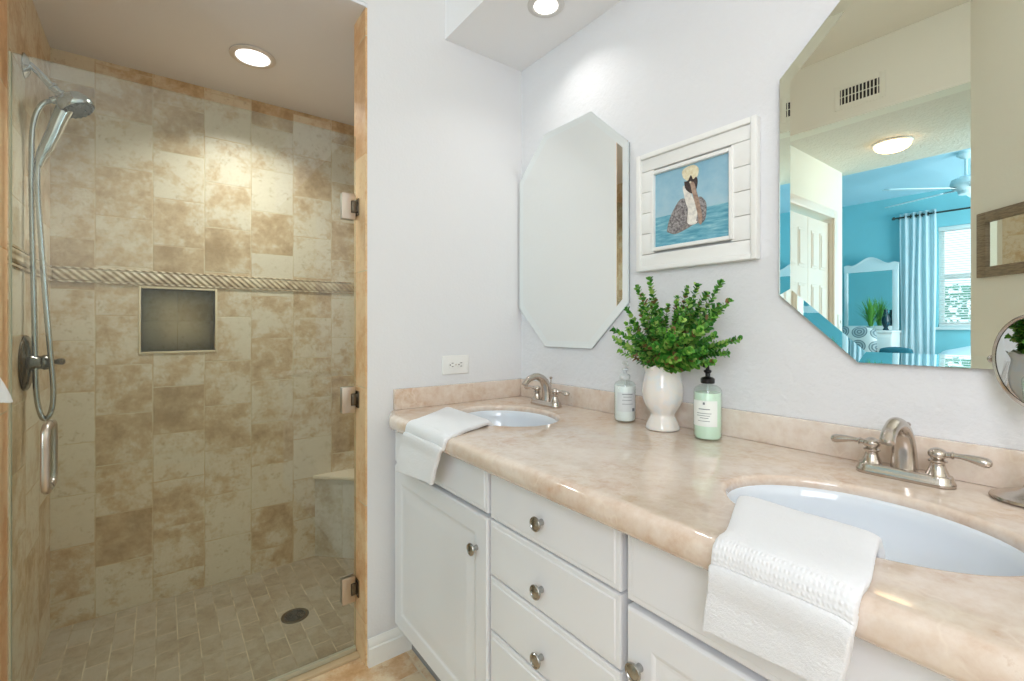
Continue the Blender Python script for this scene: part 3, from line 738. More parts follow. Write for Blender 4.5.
def shower_head():
    Y = 2.095; A = lambda u, v, y=Y: ony(u, v, y)
    f = onx(22.5, 63, SL)
    t = thing('hand_shower_set', 'chrome shower arm with hand shower and looping metal hose', 'shower head', (SL, Y, f.z))
    RY = Matrix.Rotation(PI / 2, 4, 'Y')
    b = B(); lathe(b, [(0, 0), (.038, 0), (.038, .003), (.030, .008), (.018, .014), (.012, .016), (0, .016)], 36, (SL + .0005, Y, f.z), RY); obj('wall_flange', b, M['steel'], t, world=True)
    b = B(); P = smooth_path([(SL + .006, Y, f.z), A(30, 65), A(40, 74), A(49, 84), A(57, 92)], 6); tube(b, P, .0105, 16); obj('arm', b, M['steel'], t, world=True)
    # swivel holder
    b = B(); p0, p1 = A(51, 85), A(66, 100)
    tube(b, [p0, p0.lerp(p1, .15), p0.lerp(p1, .2), p0.lerp(p1, .5), p0.lerp(p1, .55), p1], [.013, .0145, .012, .012, .016, .017], 20)
    q0, q1 = A(63, 98), A(51, 101); tube(b, [q0, q0.lerp(q1, .6), q0.lerp(q1, .62), q1], [.010, .010, .012, .011], 16)
    obj('holder', b, M['steel'], t, world=True)
    # hand shower: handle and head
    b = B()
    P = smooth_path([A(41, 156), A(45, 150), A(52, 136), A(58, 122), A(64, 110), A(70, 102)], 6)
    tube(b, P, [.013, .017, .019, .020, .022, .024], 20)
    hs = obj('hand_shower', b, M['steel'], t, world=True)
    b = B(); c = A(75.5, 106); nrm = Vector((.48, -.16, -.86)).normalized()
    rot = nrm.to_track_quat('Z', 'Y').to_matrix().to_4x4()
    lathe(b, [(0, -.040), (.020, -.038), (.036, -.030), (.046, -.016), (.0500, 0), (.0495, .010), (.0455, .016), (.0435, .014), (0, .014)], 40, c, rot, cap0=False, cap1=False)
    obj('head_shell', b, M['steel'], t, world=True)
    b = B(); lathe(b, [(0, .013), (.0430, .013), (.0430, .0165), (.030, .0185), (0, .0190)], 36, c, rot, cap0=False, cap1=False)
    for i in range(16):
        a = 2 * PI * i / 16; lathe(b, [(0, .0165), (.0042, .0165), (.0034, .0215), (0, .022)], 8, c, rot @ Matrix.Translation((.0365 * math.cos(a), .0365 * math.sin(a), 0)), cap0=False, cap1=False)
    for i in range(8):
        a = 2 * PI * i / 8; lathe(b, [(0, .0175), (.003, .0175), (.0025, .0215), (0, .022)], 8, c, rot @ Matrix.Translation((.018 * math.cos(a), .018 * math.sin(a), 0)), cap0=False, cap1=False)
    obj('spray_face', b, M['rubber'], t, world=True)
    b = B(); tube(b, [A(43, 152), A(40, 161)], [.0145, .012], 16); tube(b, [A(40, 161), A(38.5, 166)], [.011, .009], 16); obj('hose_nut', b, M['steel'], t, world=True)
    # hose
    b = B()
    H = [A(51, 101), A(44, 103), A(37, 112), A(32.5, 130), A(31.5, 165), A(32, 220), A(33.5, 290), A(35, 350), A(36, 390), A(39.5, 411), A(45, 418), A(50, 415), A(53.5, 404), A(54, 385), A(51, 350), A(46.5, 300), A(42, 240), A(39, 195), A(38, 164)]
    for i, h_ in enumerate(H): h_.y += (-.015 if i > 9 else 0) + (.0 if i in (0, 18) else 0)
    H[-1].y = Y
    P = smooth_path(H, 22)
    R = [.0072 + (.0006 if (i % 2) else -.0004) for i in range(len(P))]
    tube(b, P, R, 12); obj('hose', b, M['steel'], t, world=True, sharp=80)
shower_head()
def valve():
    p = onx(24.5, 363, SL)
    t = thing('shower_valve', 'round dark nickel shower valve with lever on the left wall', 'shower valve', (SL, p.y, p.z))
    RY = Matrix.Rotation(PI / 2, 4, 'Y')
    b = B(); lathe(b, [(.088, 0), (.088, .004), (.084, .008), (.076, .009), (.072, .012), (.060, .014), (.040, .016), (0, .016)], 48, (.0005, 0, 0), RY, cap0=False, cap1=False); obj('escutcheon', b, M['bronze'], t)
    b = B(); lathe(b, [(.030, .014), (.028, .022), (.022, .030), (.021, .040), (.025, .044), (.024, .052), (.017, .060), (.012, .066), (0, .067)], 32, (0, 0, 0), RY, cap0=False, cap1=False); obj('hub', b, M['bronze'], t)
    b = B(); tube(b, [(.056, 0, 0), (.062, 0, 0), (.068, 0, 0), (.078, 0, .001), (.089, 0, .001), (.094, 0, .001)], [.010, .0075, .0065, .0100, .0110, .005], 16); obj('lever', b, M['bronze'], t)
valve()

# ------------------------------------------------------------------ towels
def towel(name, label, cat, left, right, mat, thick=.013, nx=26, wob=.0025, seed=1, group=None, loc=None, ridge=None):
    """left / right edges: lists of the same number of points from the far end to the hem"""
    Lp, Rp = smooth_path(left, 6), smooth_path(right, 6); n = len(Lp)
    b = B(); uvl = b.loops.layers.uv.new('UVMap'); grid = []; uv = {}
    s = 0; 
    for i in range(n):
        if i: s += ((Lp[i] - Lp[i - 1]).length + (Rp[i] - Rp[i - 1]).length) / 2
        row = []
        for j in range(nx + 1):
            w = j / nx; p = Lp[i].lerp(Rp[i], w)
            q = mnoise.noise(Vector((p.x * 9 + seed, p.y * 9, p.z * 9))) * wob * 2.4 + mnoise.noise(Vector((p.x * 24, p.y * 24 + seed, p.z * 24))) * wob * .5
            e = abs(w - .5) * 2
            if ridge: q += .0045 * max(0, min(1, (s - ridge) / .004)) * (1 if s < ridge + .02 else max(.35, 1 - (s - ridge - .02) / .03)) * (1 if i > n * .5 else 0)
            p = p + Vector((-q * (1 if i > n * .5 else 0), 0, q + .0 - (.004 * max(0, e - .85) / .15)))
            v = b.verts.new(p); uv[v] = (w * (Lp[i] - Rp[i]).length, s); row.append(v)
        grid.append(row)
    for i in range(n - 1):
        for j in range(nx): b.faces.new((grid[i][j], grid[i][j + 1], grid[i + 1][j + 1], grid[i + 1][j]))
    for f in b.faces:
        for lp in f.loops: lp[uvl].uv = uv[lp.vert]
    b.normal_update()
    c = loc or (sum((v.co for v in b.verts), Vector()) / len(b.verts))
    bmesh.ops.translate(b, verts=b.verts, vec=-Vector(c))
    o = obj(name, b, mat); o.location = c; tag(o, label, cat, group)
    m = o.modifiers.new('thick', 'SOLIDIFY'); m.thickness = thick; m.offset = 0
    m = o.modifiers.new('sub', 'SUBSURF'); m.levels = 1; m.render_levels = 2
    tx = bpy.data.textures.new(name + '_pile', 'CLOUDS'); tx.noise_scale = .003
    m = o.modifiers.new('pile', 'DISPLACE'); m.texture = tx; m.strength = .0013; m.mid_level = .5
    return o
T = .013; h = CT + T / 2 + .001
def drape(y_far, y_edge, y_hem, x_far, z_in, z_hem, t=T, flare=0, xo=.604):
    h = CT + t / 2 + .0015; xo -= t / 2 - .0065
    return [(x_far + .040, y_far, z_in), (x_far + .026, y_far, (z_in + h) / 2 + .004), (x_far + .010, y_far, h - .002), (x_far - .01, (y_far * .9 + y_edge * .1), h + .004), (x_far * .5 + .32, (y_far + y_edge) / 2, h + .002),
            (.640, y_edge, h), (.618, y_edge, h - .004), (xo + .003, y_edge, h - .014), (xo, y_edge * .9 + y_hem * .1, CT - .030), (xo - .001, y_edge * .6 + y_hem * .4, CT - .06), (xo - .003 - flare, y_edge * .3 + y_hem * .7, (CT - .06 + z_hem) / 2), (xo - .004 - flare, y_hem, z_hem)]
# near towel: a folded hand towel, with a shorter top layer over the longer lower one
towel('hand_towel', 'white terry hand towel with woven band, draped over the near sink edge', 'towel',
      drape(.390, .342, .352, .765, CT - .050, CZ - .414, .019), drape(.200, .176, .192, .760, CT - .050, CZ - .402, .019), M['terry'], .018, 30, .0022, 3, ridge=.268)
towel('hand_towel', 'small white towel draped over the far sink edge near the end wall', 'towel',
      drape(1.452, 1.340, 1.392, .800, CT - .035, CZ - .462, .015), drape(1.160, 1.102, 1.158, .785, CT - .035, CZ - .436, .015), M['terry2'], .014, 24, .0025, 9, ridge=.300)
# towel on a ring at the far left
tb = thing('towel_ring', 'metal ring on the tiled stub left of the shower door', 'towel ring', (-.42, YE, 1.42))
b = B(); lathe(b, [(0, 0), (.022, 0), (.020, .008), (.010, .014), (.008, .045), (0, .046)], 24, (0, 0, 0), Matrix.Rotation(PI / 2, 4, 'X')); obj('post', b, M['nickel'], tb)
b = B(); tube(b, [(.075 * math.sin(a), -.040, -.075 + .075 * math.cos(a)) for a in [2 * PI * i / 40 for i in range(41)]], .0045, 10, cap=False); obj('ring', b, M['nickel'], tb)
zr = 1.42 - .150
for_t = lambda x0: [(x0 * .35 + -.42 * .65, YE - .034 + .010, zr - .20), (x0 * .4 - .42 * .6, YE - .026, zr - .08), (x0 * .3 - .42 * .7, YE - .030, zr - .01), (x0 * .3 - .42 * .7, YE - .040, zr + .012), (x0 * .3 - .42 * .7, YE - .052, zr - .005), (x0 * .85 - .42 * .15, YE - .060, CZ - .09), (x0, YE - .058, CZ - .170)]
towel('hand_towel', 'white towel hanging at the far left edge beside the shower', 'towel', for_t(-.60), for_t(-.272), M['terry2'], .012, 20, .006, 5)

# ------------------------------------------------------------------ soap bottles
def arc_label(bm, r, z0, z1, a0, a1, n=16):
    vs = []
    for i in range(n + 1):
        a = a0 + (a1 - a0) * i / n; vs.append((bm.verts.new((r * math.cos(a), r * math.sin(a), z0)), bm.verts.new((r * math.cos(a), r * math.sin(a), z1))))
    for p, q in zip(vs, vs[1:]): bm.faces.new((p[0], q[0], q[1], p[1]))
def bottle(loc, label, R, H, liquid, fill, pump, labelcol, face, marks, clear_top=True, group=None):
    t = thing('soap_bottle', label, 'soap bottle', loc)
    prof = [(0, .001), (R * .82, 0), (R * .95, .002), (R, .008), (R, H * .86), (R * .97, H * .90), (R * .86, H * .94), (R * .62, H * .975), (R * .40, H * .99), (R * .36, H), (R * .36, H + .012)]
    b = B(); lathe(b, prof, 40, cap0=False, cap1=False); obj('bottle', b, M['bottleglass'], t, sharp=50)
    k = R - .0022
    b = B(); lathe(b, [(0, .004), (k * .9, .004), (k, .010), (k, fill * .98), (k * .97, fill), (0, fill)], 40, cap0=False, cap1=False); obj('liquid', b, liquid, t, sharp=50)
    # pump
    b = B(); lathe(b, [(0, 0), (R * .48, 0), (R * .50, .003), (R * .50, .012), (R * .42, .015), (.006, .018), (.006, .026), (.010, .030), (.010, .034), (.0045, .037), (.0040, .046), (.0085, .049), (.0095, .053), (.0085, .057), (0, .058)], 24, (0, 0, H + .002), cap0=False, cap1=False)
    dx, dy = math.cos(face), math.sin(face)
    tube(b, [(0, 0, H + .055), (dx * .018, dy * .018, H + .0555), (dx * .030, dy * .030, H + .053), (dx * .035, dy * .035, H + .048)], [.0055, .0048, .0042, .0036], 12)
    pm = obj('pump', b, pump, t)
    b = B(); tube(b, [(0, 0, .012), (0, 0, H)], .0022, 8); obj('dip_tube', b, pump if pump is not M['black'] else M['clearpl'], pm)
    b = B(); arc_label(b, R + .0004, H * .26, H * .72, face - 1.0, face + .95); lb = obj('label', b, labelcol, t)
    b = B()
    for (z, a0, a1, hh) in marks: arc_label(b, R + .0007, z - hh / 2, z + hh / 2, face + a0, face + a1, 6)
    obj('print', b, plain('label_ink', '#70777a', .6), lb)
    return t
t = NT('clear_plastic'); t.set(Base_Color=lin('#e8ecec'), Roughness=.2, Transmission_Weight=.25, IOR=1.3); M['clearpl'] = t.m
t = NT('pale_green_soap'); t.set(Base_Color=lin('#dff5e2'), Roughness=.15, Transmission_Weight=.0, Subsurface_Weight=.3, Subsurface_Radius=(.02, .03, .02)); M['green'] = t.m
t = NT('white_lotion'); t.set(Base_Color=lin('#f4f5f5'), Roughness=.2, Subsurface_Weight=.2, Subsurface_Radius=(.02, .02, .02)); M['lotion'] = t.m
M['labelw'] = plain('white_label', '#eef2ec', .5); M['labelg'] = plain('grey_label', '#d6d9d9', .5)
to_cam = lambda x, y: math.atan2(-y, -x)
gx, gy = 1.166, .678
bottle((gx, gy, CT + .0008), 'pale green soap bottle with black pump, right of the vase', .0355, .146, M['green'], .124, M['black'], M['labelw'], to_cam(gx, gy) - .25,
       [(.098, -.08, .06, .006), (.083, -.40, .40, .0022), (.072, -.55, .5, .0014), (.066, -.55, .4, .0014), (.060, -.3, .3, .0014), (.052, -.45, .4, .0012)])
wx, wy = 1.176, .964
bottle((wx, wy, CT + .0008), 'white soap bottle with clear pump, left of the vase', .0335, .130, M['lotion'], .112, M['clearpl'], M['labelg'], to_cam(wx, wy) + .25,
       [(.088, -.5, .5, .002), (.080, -.4, .4, .0014), (.070, -.5, .4, .0014), (.058, -.5, .5, .0014), (.040, .45, .75, .010)])

# ------------------------------------------------------------------ vase and greenery
VX, VY = 1.172, .822
t = NT('milky_iridescent_glass'); c = t.coord(); lw = t.new('ShaderNodeLayerWeight'); n = t.noise(c, 22, 4, .6)
t.set(Base_Color=t.ramp(n, [(.35, lin('#e8e4df')), (.5, lin('#ece5dd')), (.65, lin('#e3e5e6'))]), Roughness=.12, Coat_Weight=.6, Subsurface_Weight=.25, Subsurface_Radius=(.02, .015, .01)); M['vase'] = t.m
b = B()
def scal(r, z, a, k):
    if z > .165: f = (z - .165) / .022; return r * (1 + .045 * f * math.sin(a * 9)), z + .0035 * f * math.cos(a * 9)
    return r * (1 + .012 * math.sin(a * 9)), z
lathe(b, [(.0, .003), (.036, .003), (.044, 0), (.0475, .002), (.0480, .006), (.0455, .014), (.0400, .026), (.0355, .036), (.0335, .041), (.0345, .047), (.0410, .057), (.0500, .072), (.0560, .090), (.0578, .108), (.0568, .126), (.0530, .144), (.0498, .158), (.0490, .166), (.0510, .176), (.0545, .184), (.0555, .187),
          (.0535, .186), (.0480, .174), (.0465, .160), (.052, .13), (.050, .09), (.03, .055), (0, .05)], 72, (0, 0, 0), wav=scal, cap0=False, cap1=False)
va = obj('vase', b, M['vase'], sharp=60); va.location = (VX, VY, CT + .0008); tag(va, 'milky white footed glass vase holding green stems', 'vase')

def greens():
    rnd = random.Random(11)
    t = thing('green_stems', 'bushy bunch of small leaved green stems in the white vase', 'plant', (VX, VY, CT + .18))
    tips = [(649.6, 279, 1.14), (637, 287, 1.17), (643, 296, 1.10), (655, 300, 1.18), (627, 309, 1.14), (614, 330, 1.13), (620, 351, 1.10), (632, 322, 1.08), (660, 313, 1.10), (640, 336, 1.05), (668, 306, 1.17),
            (677, 298, 1.14), (687, 288, 1.18), (697, 286, 1.15), (690, 300, 1.10), (706, 294, 1.19), (721, 282, 1.17), (729, 301, 1.15), (712, 316, 1.12), (738, 339, 1.16), (713, 336, 1.10), (727, 353, 1.18), (712, 362, 1.12),
            (700, 330, 1.07), (682, 320, 1.06), (672, 335, 1.04), (655, 345, 1.05), (690, 350, 1.05), (665, 350, 1.20), (700, 310, 1.2), (652, 325, 1.19), (684, 335, 1.19), (645, 356, 1.09), (695, 362, 1.10), (672, 360, 1.06), (636, 345, 1.2), (662, 330, 1.08), (704, 350, 1.09), (678, 345, 1.12)]
    bs = B(); bl = B(); uvl = bl.loops.layers.uv.new('UVMap')
    def leaf(p, d, up, L):
        side = d.cross(up).normalized(); nrm = side.cross(d).normalized(); w = L * .40; tint = rnd.random(); warm = rnd.random()
        prof = [(0, 0), (.25, .75), (.55, 1.0), (.82, .72), (1, 0)]
        mid = [bl.verts.new(p + d * L * s + nrm * (-.12 * L * s * s)) for s, _ in prof]
        le = [bl.verts.new(p + d * L * s + side * w * ww + nrm * (.10 * L * ww - .12 * L * s * s)) for s, ww in prof[1:-1]]
        ri = [bl.verts.new(p + d * L * s - side * w * ww + nrm * (.10 * L * ww - .12 * L * s * s)) for s, ww in prof[1:-1]]
        fs = []
        for E_, fl in ((le, 0), (ri, 1)):
            seq = [(mid[0], E_[0], mid[1]), (mid[1], E_[0], E_[1], mid[2]), (mid[2], E_[1], E_[2], mid[3]), (mid[3], E_[2], mid[4])]
            for q in seq: fs.append(bl.faces.new(q if not fl else q[::-1]))
        for f in fs:
            for lp in f.loops: lp[uvl].uv = (tint, warm)
    extra = []
    for (u, v, x) in tips:
        for q in range(1): extra.append((u + (660 + (u - 660) * .8 - u) + rnd.uniform(-9, 9), v + (352 - v) * rnd.uniform(.18, .38), x + rnd.uniform(-.03, .03)))
    tips += extra
    for (u, v, x) in tips:
        tip = onx(u, v, x); a = rnd.random() * 6.28; r = .025 * rnd.random()
        base = Vector((VX + r * math.cos(a), VY + r * math.sin(a), CT + .165))
        mid = base.lerp(tip, .5) + Vector(((rnd.random() - .5) * .02, (rnd.random() - .5) * .02, .018 * rnd.random()))
        P = smooth_path([base, mid, tip], 12)
        tube(bs, P, [.0016, .0012, .0006], 5)
        lpts = [(base.lerp(P[6], 0), 0)]
        total = sum((P[i + 1] - P[i]).length for i in range(len(P) - 1)); s = 0; nxt = total * .12; az = rnd.random() * 6
        for i in range(len(P) - 1):
            seg = P[i + 1] - P[i]; d = seg.normalized()
            while s + seg.length >= nxt:
                q = P[i] + d * (nxt - s); az += PI / 2 + .4 * (rnd.random() - .5)
                if q.z > CT + .178:
                    fr = nxt / total; L = (.0215 - .0065 * fr) * (.8 + .4 * rnd.random())
                    ref = Vector((0, 0, 1)) if abs(d.z) < .9 else Vector((1, 0, 0)); n1 = (ref - d * ref.dot(d)).normalized(); n2 = d.cross(n1)
                    for k in (0, PI) if rnd.random() < .6 else (0, PI * .67, PI * 1.33):
                        o_ = n1 * math.cos(az + k) + n2 * math.sin(az + k)
                        ld = (o_ * .85 + d * (.45 + .5 * fr)).normalized()
                        if (q + ld * L).x < AX - .006: leaf(q, ld, d, L)
                nxt += .0072 + .0025 * rnd.random()
            s += seg.length
        # small terminal rosette
        d = (P[-1] - P[-2]).normalized()
        for k in range(4):
            ref = Vector((1, 0, 0)); n1 = (ref - d * ref.dot(d)).normalized(); n2 = d.cross(n1); a = k * PI / 2
            leaf(P[-1], (d + (n1 * math.cos(a) + n2 * math.sin(a)) * .5).normalized(), n1, .009)
    m = NT('green_leaf'); uv = m.coord('UV'); sp = m.new('ShaderNodeSeparateXYZ'); m.l.new(uv, sp.inputs[0])
    base = m.ramp(sp.outputs[0], [(0, lin('#2a6a24')), (.4, lin('#4a9433')), (.75, lin('#7fb84a')), (1, lin('#b4d270'))])
    base = m.mix(m.math('GREATER_THAN', sp.outputs[1], .93), base, lin('#8b6b45'))
    m.set(Base_Color=base, Roughness=.42, Transmission_Weight=0.0, Subsurface_Weight=0.0)
    tl = m.new('ShaderNodeBsdfTranslucent'); m.l.new(base, tl.inputs[0]); mx = m.new('ShaderNodeMixShader'); mx.inputs[0].default_value = .25
    m.l.new(m.b.outputs[0], mx.inputs[1]); m.l.new(tl.outputs[0], mx.inputs[2]); m.l.new(mx.outputs[0], m.out.inputs[0])
    obj('stem', bs, plain('brown_green_stem', '#4b5a2c', .7), t, world=True)
    obj('foliage', bl, m.m, t, world=True, sharp=80)
greens()

# ------------------------------------------------------------------ round table mirror
def table_mirror():
    bxp, byp = 1.183, .100
    P = Vector((1.168, .088, CZ - .060)); R = .083
    t = thing('makeup_mirror', 'round metal table mirror on a pedestal, at the right of the near sink', 'table mirror', (bxp, byp, CT + .0008))
    b = B(); lathe(b, [(0, 0), (.048, 0), (.052, .003), (.050, .007), (.040, .010), (.036, .013), (.020, .018), (.010, .024), (.007, .034), (.009, .040), (.006, .046), (.005, .11)], 40, (0, 0, 0), cap0=False, cap1=False)
    obj('pedestal', b, M['nickel'], t)
    n = Vector((-.73, .675, -.045)).normalized()
    rot = n.to_track_quat('Z', 'Y').to_matrix().to_4x4()
    tt = rot.to_3x3() @ Vector((1, 0, 0)); tt = Vector((0, 0, 1)).cross(n).normalized()
    b = B(); lathe(b, [(R - .006, .0045), (R - .003, .0065), (R, .005), (R + .0015, 0), (R, -.005), (R - .003, -.0065), (R - .006, -.0045)], 72, P, rot, cap0=False, cap1=False)
    lathe(b, [(0, 0), (.006, 0), (.0075, .003), (.0065, .008), (0, .010)], 16, P - tt * R, Matrix.Translation((0, 0, 0)) @ ((-tt).to_track_quat('Z', 'Y').to_matrix().to_4x4()))
    lathe(b, [(0, 0), (.006, 0), (.0075, .003), (.0065, .008), (0, .010)], 16, P + tt * R, (tt.to_track_quat('Z', 'Y').to_matrix().to_4x4()))
    obj('rim', b, M['nickel'], t, world=True)
    b = B(); lathe(b, [(0, .0035), (R - .004, .0035)], 72, P, rot, cap0=False, cap1=False); obj('looking_glass', b, M['mirror'], t, world=True, smooth=False)
    b = B(); lathe(b, [(0, -.0035), (R - .004, -.0035)], 72, P, rot, cap0=False, cap1=False); obj('back_glass', b, M['mirror'], t, world=True, smooth=False)
    b = B()
    zb = CT + .10; top = P.z - R - .004
    tube(b, [(bxp, byp, CT + .04), (bxp, byp, zb * .3 + (CT + .04) * .7), (P.x * .5 + bxp * .5, P.y * .5 + byp * .5, top - .012), (P.x, P.y, top + .002)], .0042, 10)
    obj('neck', b, M['nickel'], t, world=True)
table_mirror()

# ------------------------------------------------------------------ recessed downlights
lens_m = emis('downlight_lens', '#fffaf4', 3.0)
ring_m = plain('downlight_trim', '#d6d3cf', .4)
def downlight(x, y, z, label, r=.062, power=P_DOWN):
    t = thing('recessed_downlight', label, 'ceiling light', (x, y, z), group='recessed downlights')
    b = B(); lathe(b, [(r, -.0005), (r + .022, -.0005), (r + .022, -.003), (r + .017, -.006), (r + .004, -.007), (r, -.004)], 48, cap0=False, cap1=False); obj('trim_ring', b, ring_m, t)
    b = B(); lathe(b, [(0, -.0035), (r + .001, -.0035)], 40, cap0=False, cap1=False); obj('lens', b, lens_m, t)
    area('downlight_glow', (0, 0, -.012), (0, 0, 0), r * 1.7, r * 1.7, power, (1, .98, .96), 'DISK', math.radians(125), t)
    return t
dl = onz(253, 56.5, 2.285)
downlight(dl.x, dl.y, 2.2835, 'round recessed downlight in the grey shower ceiling', .062, 8.0)
downlight(1.066, 1.218, SC, 'round recessed downlight in the white soffit above the vanity', .042, .75)

# ------------------------------------------------------------------ things seen in the near mirror
# air vent
t = thing('air_vent', 'white louvred air vent high on the cream wall', 'vent', (XV, .958, CZ + 1.383))
b = B(); Wv, Hv = .195, .090; F_ = .028
for q in ((-Wv / 2 - F_, -Wv / 2, -Hv / 2 - F_, Hv / 2 + F_), (Wv / 2, Wv / 2 + F_, -Hv / 2 - F_, Hv / 2 + F_)): bx(b, .0005, .006, q[0], q[1], q[2], q[3], .001)
for q in ((-Hv / 2 - F_, -Hv / 2), (Hv / 2, Hv / 2 + F_)): bx(b, .0005, .006, -Wv / 2, Wv / 2, q[0], q[1], .001)
obj('frame', b, M['beige'], t)
b = B(); bx(b, .0004, .001, -Wv / 2, Wv / 2, -Hv / 2, Hv / 2); obj('duct', b, M['dark'], t)
b = B()
for i in range(11):
    y = -Wv / 2 + Wv * (i + .5) / 11; bx(b, .0012, .0055, y - .0028, y + .0028, -Hv / 2, Hv / 2, mat=None)
bx(b, .0012, .004, -Wv / 2, Wv / 2, -.002, .002)
obj('louvres', b, M['beige'], t)
# framed small mirror on the diagonal wall
u_ = Vector((1, -1, 0)).normalized(); nD = Vector((1, 1, 0)).normalized()
c0 = Vector((-.650, .336, CZ + .397))
t = thing('framed_mirror', 'small mirror in a wide weathered grey wooden frame on the angled wall', 'mirror', c0 + nD * .001, math.atan2(nD.y, nD.x))
wd = NT('weathered_grey_wood'); c = wd.coord(); mp = wd.new('ShaderNodeMapping'); mp.inputs['Scale'].default_value = (1, 1, 9); wd.l.new(c, mp.inputs[0])
wd.set(Base_Color=wd.ramp(wd.noise(mp.outputs[0], 30, 4), [(.35, lin('#77674f')), (.6, lin('#94846a'))]), Roughness=.6); wd = wd.m
# local: +x out of the wall, y along it
HW, HH, FW = .150, .158, .050
b = B()
bx(b, 0, .020, -HW, -HW + FW, -HH, HH, .003); bx(b, 0, .020, HW - FW, HW, -HH, HH, .003)
bx(b, 0, .020, -HW + FW, HW - FW, -HH, -HH + FW, .003); bx(b, 0, .020, -HW + FW, HW - FW, HH - FW, HH, .003)
obj('frame', b, wd, t)
k = FW - .0035
for z in (-HH + k, HH - k):
    b = B(); n = 56
    tube(b, [(.019, -HW + k + (2 * HW - 2 * k) * i / n, z) for i in range(n + 1)], [.0016 + .0016 * abs(math.sin(i * PI / 4)) for i in range(n + 1)], 8)
    obj('beading', b, wd, t)
b = B(); bx(b, .001, .008, -HW + FW - .002, HW - FW + .002, -HH + FW - .002, HH - FW + .002); obj('mirror_plate', b, M['mirror'], t, smooth=False)
# closet door in the hall: pair of narrow panelled leaves
CX0, CX1 = -1.715, -.925
t = thing('closet_door', 'white six panel closet door in the hall, seen in the near mirror', 'door', ((CX0 + CX1) / 2, 1.44, 0))
for k, (x0, x1) in enumerate(((CX0 + .008, -1.322), (-1.318, CX1 - .008))):
    b = B()
    bx(b, x0, x1, 1.425, 1.455, .012, 1.995, .002)
    cw_ = (x1 - x0)
    for (z0, z1) in ((.16, .78), (.90, 1.50), (1.62, 1.90)):
        for (a, c) in ((x0 + .055, x0 + cw_ / 2 - .02), (x0 + cw_ / 2 + .02, x1 - .055)):
            for (i, dd) in ((0, .0035), (.012, -.0), (.016, .005)):
                pass
            bx(b, a, c, 1.4215, 1.4255, z0, z1, .0035, 1)
            bx(b, a + .018, c - .018, 1.4175, 1.4225, z0 + .018, z1 - .018, .004, 1)
    obj('leaf', b, M['creamtrim'], t, world=True, sharp=20)
b = B(); lathe(b, [(0, 0), (.008, 0), (.006, .012), (.015, .022), (.012, .030), (0, .032)], 20, (-1.36, 1.425, .95), Matrix.Rotation(PI / 2, 4, 'X'), cap0=False); obj('knob', b, M['nickel'], t, world=True)
b = B()
bx(b, CX0 - .065, CX0, 1.385, 1.40, 0, 2.095, .003); bx(b, CX1, CX1 + .020, 1.385, 1.40, 0, 2.095, .003); bx(b, CX0, CX1, 1.385, 1.40, 2.03, 2.095, .003)
bx(b, CX0 - .003, CX0 + .004, 1.40, 1.46, 0, 2.03); bx(b, CX1 - .004, CX1 + .003, 1.40, 1.46, 0, 2.03)
struct('door_1', b, M['creamtrim'], label='cream casing around the closet door')
# light switch near bedroom corner
sw = thing('light_switch', 'small white switch plate at the end of the hall wall', 'switch', (-1.86, 1.40, 1.225))
b = B(); bx(b, -.035, .035, -.006, -.0005, -.057, .057, .002); obj('plate', b, M['plastic'], sw)
b = B(); bx(b, -.008, .008, -.013, -.005, -.012, .014, .002); obj('toggle', b, M['plastic'], sw)
# dome lamp in the hall
hp = Vector((-1.463, .964, 2.43))
t = thing('dome_ceiling_light', 'glowing frosted dome light on the textured hall ceiling', 'ceiling light', hp)
b = B(); lathe(b, [(0, -.001), (.108, -.001), (.110, -.006), (.104, -.012), (0, -.014)], 40, cap0=False, cap1=False); obj('base', b, M['trim'], t)
b = B(); lathe(b, [(.101, -.013), (.100, -.026), (.088, -.042), (.066, -.054), (.036, -.062), (0, -.064)], 40, cap0=False, cap1=False); obj('glass_dome', b, emis('warm_dome_glow', '#ffd09a', P_DOME), t)
# curtain and rod
t = thing('curtain', 'sheer white grommet curtain left of the bedroom window', 'curtain', (BXF + .09, 1.57, 0))
m = NT('sheer_white'); m.n.remove(m.b); dfs = m.new('ShaderNodeBsdfDiffuse'); dfs.inputs[0].default_value = lin('#eef6f8'); tl = m.new('ShaderNodeBsdfTranslucent'); tl.inputs[0].default_value = lin('#eef6f8')
mx = m.new('ShaderNodeMixShader'); mx.inputs[0].default_value = .55; m.l.new(dfs.outputs[0], mx.inputs[1]); m.l.new(tl.outputs[0], mx.inputs[2]); m.l.new(mx.outputs[0], m.out.inputs[0])
b = B(); rows = []
for i in range(25):
    z = .25 + (2.60 - .25) * i / 24; row = []
    for j in range(121):
        w = j / 120; y = 1.40 + .335 * w; a = .020 * math.sin(w * 2 * PI * 5 + .25 * math.sin(z * 3))
        row.append(b.verts.new((BXF + .09 + a, y + .008 * math.sin(z * 2.2 + w * 9), z)))
    rows.append(row)
for i in range(24):
    for j in range(120): b.faces.new((rows[i][j], rows[i][j + 1], rows[i + 1][j + 1], rows[i + 1][j]))
cl = obj('cloth', b, m.m, t, world=True, sharp=80); sd = cl.modifiers.new('t', 'SOLIDIFY'); sd.thickness = .002
for j in range(6):
    y = 1.40 + .335 * (j + .25) / 6; b = B(); tube(b, [(BXF + .09 + .0, y + .004 * s, 2.555) for s in (-1, 1)], .026, 16)
    obj('grommet', b, M['bronze'], t, world=True)
t = thing('curtain_rod', 'dark metal rod with finial above the bedroom window', 'curtain rod', (BXF + .09, 1.1, 2.555))
b = B(); tube(b, [(BXF + .09, .2, 2.555), (BXF + .09, 1.79, 2.555)], .011, 12); obj('rod', b, M['bronze'], t, world=True)
